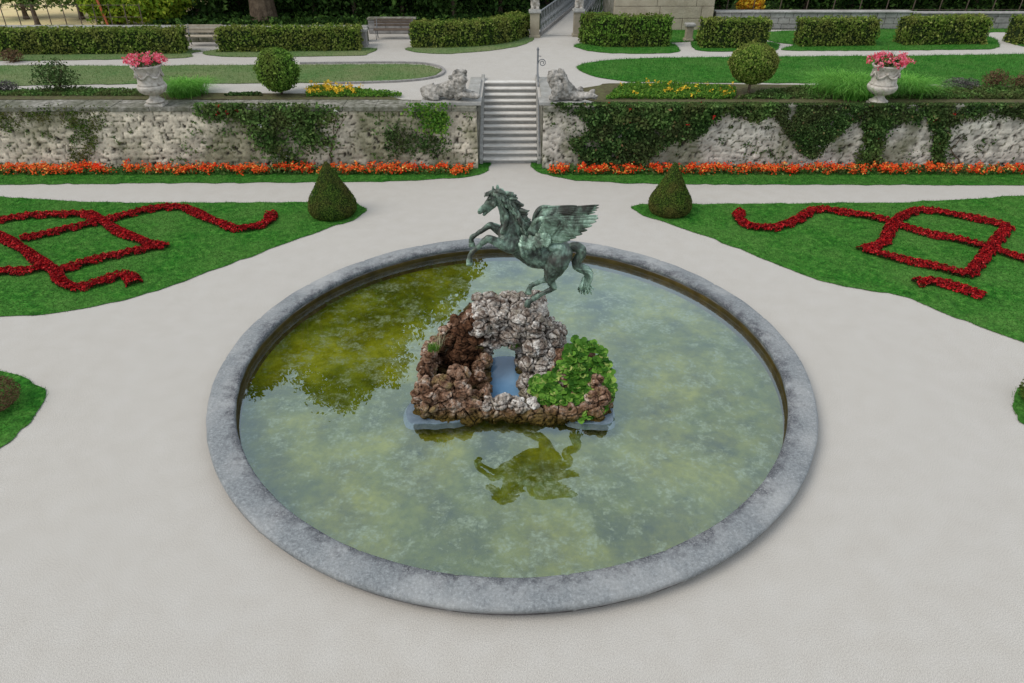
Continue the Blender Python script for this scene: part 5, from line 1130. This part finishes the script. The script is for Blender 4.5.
# bridge deck rises slightly and leads away to the right
bm = bmesh.new(); Lb = [P(541.5, 35, TZ), P(561, 19, TZ), P(576, 6, TZ), P(588, -4, TZ)]; Rb = [P(572, 36, TZ), P(580, 21, TZ), P(588, 9, TZ), P(597, -2, TZ)]
Lv = [bm.verts.new((p.x, p.y, TZ+.012)) for p in Lb]; Rv = [bm.verts.new((p.x, p.y, TZ+.012)) for p in Rb]
for i in range(3): bm.faces.new((Lv[i], Rv[i], Rv[i+1], Lv[i+1]))
tag(link('path', bmm(bm), M['gravel']), kind='structure')
def balustrade(pts, h, label, gap=.19):
    t = empty('bridge_railing', pts[0], label, 'railing', 'iron railings of the bridge')
    bm = bmesh.new(); up = Vector((0, 0, 1)); add_tube(bm, [p+up*h for p in pts], .035, 6); link('top_rail', bmm(bm), M['railing'], t)
    bm = bmesh.new()
    for a, b in zip(pts[:-1], pts[1:]):
        d = b-a; add_box(bm, (a+b)/2+up*.09, (d.length, .12, .18), rz=math.atan2(d.y, d.x))
    link('kerb', bmm(bm), M['riser'], t)
    k = 0
    for a, b in zip(pts[:-1], pts[1:]):
        d = b-a; n = max(1, int(d.length/(gap*2)))
        for i in range(n):
            p = a.lerp(b, (i+.5)/n); s = d.normalized()*gap*.9; bm = bmesh.new()
            add_tube(bm, [p-s+up*.14, p+s*.7+up*(h*.55), p+up*h], .02, 5); add_tube(bm, [p+s+up*.14, p-s*.7+up*(h*.55), p+up*h], .02, 5)
            if k < 90: link('lattice_bar', bmm(bm), M['railing'], t)
            else: bm.free()
            k += 1
balustrade([P(540, 36, TZ), P(560, 19.5, TZ), P(575, 6.5, TZ), P(585, -3, TZ)], 1.15, 'lattice railing on the left of the bridge path')
balustrade([P(581, 22, TZ), P(589, 9, TZ), P(598, -3, TZ)], 1.15, 'lattice railing on the right of the bridge path')
balustrade([P(590, 20, TZ), P(600, 16, TZ), P(613, 15, TZ)], 1.15, 'short lattice railing running to the bastion wall')

# ------------------------------------------------------------------ bastion and low walls
def ashlar(name, x0, x1, y, depth, z0, z1, mat, label, rowh=.55, seed=1, cap=.12, capmat='stone_grey', sx=1.2):
    t = empty(name, ((x0+x1)/2, y, z0), label, 'stone wall'); bm = bmesh.new(); rr = random.Random(seed); z = z0; r = 0
    while z < z1-.02:
        hh = min(rowh*rr.uniform(.85, 1.15), z1-z); x = x0; 
        while x < x1-.01:
            l = min(sx*rr.uniform(.6, 1.4), x1-x); d = rr.uniform(-.02, .02)
            add_box(bm, (x+l/2, y+.15+d, z+hh/2), (l-.02, .3, hh-.02), bev=.018); x += l
        z += hh
    link('masonry', bmm(bm), M[mat], t); bm = bmesh.new(); add_box(bm, ((x0+x1)/2, y+.03+depth/2+.04, (z0+z1)/2-.01), (x1-x0-.04, depth, z1-z0-.02)); link('core', bmm(bm), M['stone_cap'], t)
    if cap: bm = bmesh.new(); add_box(bm, ((x0+x1)/2, y+depth/2, z1+cap/2), (x1-x0+.06, depth+.16, cap), bev=.03); link('coping', bmm(bm), M[capmat], t)
A = P(613, 31, TZ); B = P(712, 31, TZ)
ashlar('bastion_wall', A.x, B.x, A.y+.2, 5, TZ, TZ+4.2, 'bastion', 'tall sandy block wall behind the hedges right of the bridge', .62, 3, sx=1.7)
A = P(714, 29, TZ); B = P(905, 28, TZ)
ashlar('low_wall', A.x, B.x, A.y, .4, TZ, TZ+.78, 'stone_grey', 'low pale grey stone wall behind the right hedges', .26, 4, .08, sx=.6)
A2 = P(906, 28, TZ); B2 = P(1150, 28, TZ)
ashlar('low_wall', A2.x, B2.x, A.y, .4, TZ, TZ+.72, 'riser', 'low dark brown wall at the far right behind the diagonal path', .26, 6, .08, 'riser', sx=.6)
yl = P(100, 43, TZ).y+.2; A = P(-120, 42, TZ); B = P(361, 42, TZ); f_ = (yl+CD)*math.cos(TH)+(CH-TZ)*math.sin(TH)
def XW(px, Y, z): zz = (Y+CD)*math.cos(TH)+(CH-z)*math.sin(TH); return (px-512)*zz/F
ashlar('low_wall', XW(-80, yl, TZ), XW(368, yl, TZ), yl, .35, TZ, TZ+.62, 'stone_cap', 'long low weathered wall behind the left hedges', .28, 7, .09, sx=.8)
yn = P(395, 35, TZ).y+.3
ashlar('low_wall', XW(369, yn, TZ), XW(416, yn, TZ), yn, .35, TZ, TZ+.66, 'riser', 'shaded wall niche behind the dark bench', .28, 8, .09, 'stone_cap', sx=.8)
# field fences
def fence(x0, x1, y, h, mat, label, n, name='field_fence'):
    t = empty(name, ((x0+x1)/2, y, TZ), label, 'fence')
    for k in range(n):
        x = x0+(x1-x0)*k/(n-1); bm = bmesh.new(); add_tube(bm, [(x, y, TZ), (x+.05, y, TZ+h)], .028, 6); link('fence_post', bmm(bm), M[mat], t)
    for z in (h*.95, h*.5): bm = bmesh.new(); add_tube(bm, [(x0, y, TZ+z), (x1, y, TZ+z)], .013, 5); link('fence_rail', bmm(bm), M[mat], t)
fence(XW(-60, 27.5, 3), XW(140, 27.5, 3), 27.5, 1.25, 'wood_dark', 'thin rusty fence along the sunlit field at the far left', 14)
fence(XW(700, 30.2, 3), XW(1100, 30.2, 3), 30.2, 1.2, 'wood_dark', 'thin wire fence on the bank behind the right low wall', 16)
t = empty('leaning_pole', (XW(107, 28.5, 3), 28.5, TZ), 'orange red pole leaning among the leaves at the far left', 'pole'); bm = bmesh.new()
x = XW(109, 28.3, TZ); add_tube(bm, [(x, 28.3, TZ), (x-.35, 28.3, TZ+2.2)], .06, 7); link('shaft', bmm(bm), M['redpole'], t)

# ------------------------------------------------------------------ trees
def tree(name, x, y, z0, th_h, r0, crown, n, sz, mat, label, seed, limbs=6, zmin=None, group='trees behind the terrace', lump=.35, shell=.33):
    t = empty(name, (x, y, z0), label, 'tree', group); link('trunk', trunk_bm((x, y, z0), th_h, r0, r0*.45, seed, limbs), M['bark'], t)
    P_ = []; D_ = []
    for i, (cx, cy, cz, rx, ry, rz) in enumerate(crown):
        p, d = crown_points((cx, cy, cz), (rx, ry, rz), int(n/len(crown)), seed+i*3, shell, lump); P_.append(p); D_.append(d)
    Pp = np.concatenate(P_); D = np.concatenate(D_)
    k = np.array([mn.noise(Vector(q)*.55) for q in Pp]); keep = k > -.30
    if zmin is not None: keep &= Pp[:, 2] > zmin+.8*RNG.uniform(-.5, .8, len(Pp))
    leaves('crown', Pp[keep], D[keep], sz, mat, parent=t, jit=1.1)
TX, TY = XW(265, 30.2, TZ), 30.2
bigc = []
rr = random.Random(8)
for k in range(22):
    a = rr.uniform(0, 6.28); q = rr.uniform(.2, .75); bigc.append((-13.6+math.cos(a)*10*q, 31+math.sin(a)*7*q, 14.5+rr.uniform(-7.5, 7.5), rr.uniform(2.6, 4.2), rr.uniform(2.5, 4), rr.uniform(2.2, 3.4)))
bigc += [(-13.5, 31, 22, 3.2, 3, 3.6), (-10, 31, 20.5, 2.6, 3, 2.8), (-17, 31, 19, 3, 3, 3), (-6.5, 31, 15, 3, 3, 3), (-6, 31, 10, 3, 3, 3.4), (-4.2, 31, 7.5, 2.2, 3, 3), (-4.5, 31, 13, 2.4, 3, 3), (-20, 31, 14, 3.2, 3, 3.5), (-21, 31, 9, 4, 3, 4)]
tree('great_tree', TX, TY, TZ, 17, .62, bigc, 130000, .34, M['tree'], 'great old tree whose thick trunk stands behind the second left hedge', 61, 14, zmin=4.4)
def low_tree(px, y, zc, rx, rz, n, sz, mat, lb, seed, name='leafy_tree'):
    n = int(n*1.5); sz *= 1.2
    x = XW(px, y, zc); tree(name, x, y, TZ, zc+rz*.5-TZ, .14, [(x, y, zc, rx, rx*.7, rz), (x+rx*.4, y+.3, zc+rz*.3, rx*.7, rx*.6, rz*.8), (x-rx*.45, y-.2, zc+rz*.1, rx*.6, rx*.5, rz*.7)], n, sz, mat, lb, seed, 4)
low_tree(15, 31, 3.9, 2.4, 1.2, 5000, .19, M['tree_pale'], 'pale leafy branches over the field in the top left corner', 70)
low_tree(27, 28.6, 3.8, .6, .7, 900, .16, M['tree_pale'], 'small sapling against the sunlit field at the far left', 71, 'sapling')
low_tree(72, 31, 3.9, 1.9, 1.2, 3500, .19, M['tree_pale'], 'pale young tree between the sapling and the orange pole', 72)
low_tree(114, 29.3, 3.2, 1.6, 1.1, 5500, .18, M['tree_yellow'], 'bright yellow green tree around the orange pole', 73)
low_tree(156, 29.3, 3.2, 1.7, 1.1, 6000, .19, M['tree_yellow'], 'bright yellow green tree right of the orange pole', 74)
low_tree(190, 31, 4.2, 2.2, 2.3, 5000, .22, M['tree'], 'dark green tree left of the great trunk', 75)
low_tree(232, 34, 4.2, 2.3, 2.6, 4500, .24, M['tree_dark'], 'very dark evergreen just left of the great trunk', 76)
low_tree(310, 32, 3.9, 2.2, 2.4, 5000, .22, M['tree_dark'], 'very dark evergreen just right of the great trunk', 77)
low_tree(352, 32, 3.6, 1.9, 2.2, 4500, .20, M['tree'], 'mid green bush behind the stone post', 78)
low_tree(400, 31.5, 4.2, 2.3, 2.6, 5500, .22, M['tree_dark'], 'dark bush hanging over the shaded bench niche', 79)
low_tree(452, 31.5, 4.2, 2.3, 2.4, 5500, .20, M['tree'], 'green bush behind the start of the curving hedge', 80)
low_tree(500, 32, 4.2, 2.2, 2.6, 5500, .20, M['tree_dark'], 'dark green bush behind the end of the curving hedge', 81)
low_tree(548, 37, 4.2, 2.2, 2.8, 4500, .22, M['tree_dark'], 'dark bush beyond the left bridge railing', 82)
low_tree(722, 33, 3.6, 1.0, 1.6, 2200, .20, M['tree_dark'], 'dark thin tree at the right end of the tall block wall', 83)
low_tree(750, 31.5, 2.75, .75, .65, 2600, .17, M['orange_leaf'], 'glowing orange yellow autumn bush right of the tall block wall', 84, 'autumn_bush')
for i, (px, y, zc, rx, rz) in enumerate(((812, 33.4, 4.0, 2.3, 2.4), (860, 33.8, 4.2, 2.6, 2.6), (922, 33.4, 4.1, 2.6, 2.5), (985, 33.7, 4.2, 2.7, 2.6), (1045, 33.5, 4.1, 2.7, 2.5))):
    low_tree(px, y, zc, rx, rz, 6000, .22, M['tree_dark'], ['black green evergreen behind the wall, next to the orange bush', 'black green evergreen behind the low wall, second from the orange bush', 'black green evergreen where the low wall turns dark brown', 'black green evergreen behind the diagonal gravel path', 'black green evergreen at the right photo edge'][i], 90+i, 'evergreen')

# dense dark wood far behind, reads as one mass
W_ = []
r = np.random.default_rng(77)
for (x0, x1, y, z1, n) in ((-19, -2, 37, 7.5, 9000), (-17, 3, 41, 8, 9000), (-3, 4.5, 46, 8, 3500), (10, 14, 44, 7, 1800), (14, 40, 39, 7.5, 11000), (12, 44, 43, 8.5, 9000)):
    X_ = r.uniform(x0, x1, n); Z_ = r.uniform(TZ, z1, n); Y_ = y+r.normal(size=n)*.9+np.array([1.5*mn.noise(Vector((a*.4, b*.4, y))) for a, b in zip(X_, Z_)]); W_.append(np.stack([X_, Y_, Z_+.8*np.sin(X_*1.3)*(Z_/z1)], 1))
W_ = np.concatenate(W_); tag(leaves('woodland', W_, None, .5, M['tree_dark'], origin=(0, 40, TZ)), kind='stuff')
n = 14000; U_ = np.stack([r.uniform(-19.3, 34, n), 27.9+r.uniform(0, 1, n)**1.5*9, np.full(n, TZ)+r.uniform(0, .35, n)], 1); b0 = XW(575, 31, TZ); b1_ = XW(640, 34, TZ)
U_ = U_[~((U_[:, 0] > b0-2.2) & (U_[:, 0] < b1_+6))]; tag(leaves('undergrowth', U_, None, .24, M['tree_dark'], origin=(0, 30, TZ)), kind='stuff')

# weeds rooted in the joints of the terrace wall
for x0_, x1_, sd_, lb_ in ((-19, -1.4, 5, 'small green weeds and moss tufts rooted in the left terrace wall'), (1.3, 19, 6, 'small green weeds and moss tufts rooted in the right terrace wall')):
    r = np.random.default_rng(sd_); n = 150; C_ = np.stack([r.uniform(x0_, x1_, n), np.full(n, WY-.03), r.uniform(0, 1, n)**.7*1.95+.1], 1); k_ = np.array([mn.noise(Vector((c[0]*.5, c[2], sd_))) for c in C_]); C_ = C_[k_ > -.15]
    sp_ = r.uniform(.03, .11, (len(C_), 1, 1)); Q_ = (C_[:, None, :]+r.normal(size=(len(C_), 16, 3))*sp_*np.array([1.2, .3, .9])).reshape(-1, 3); Q_[:, 1] = np.minimum(Q_[:, 1], WY-.01); Q_[:, 2] = np.clip(Q_[:, 2], .03, TZ)
    tag(leaves('wall_weeds', Q_, np.tile(np.array([0, -1, .4]), (len(Q_), 1)), .07, M['rose' if sd_ == 5 else 'ivy'], origin=(x0_, WY, 0)), lb_, None, kind='stuff')
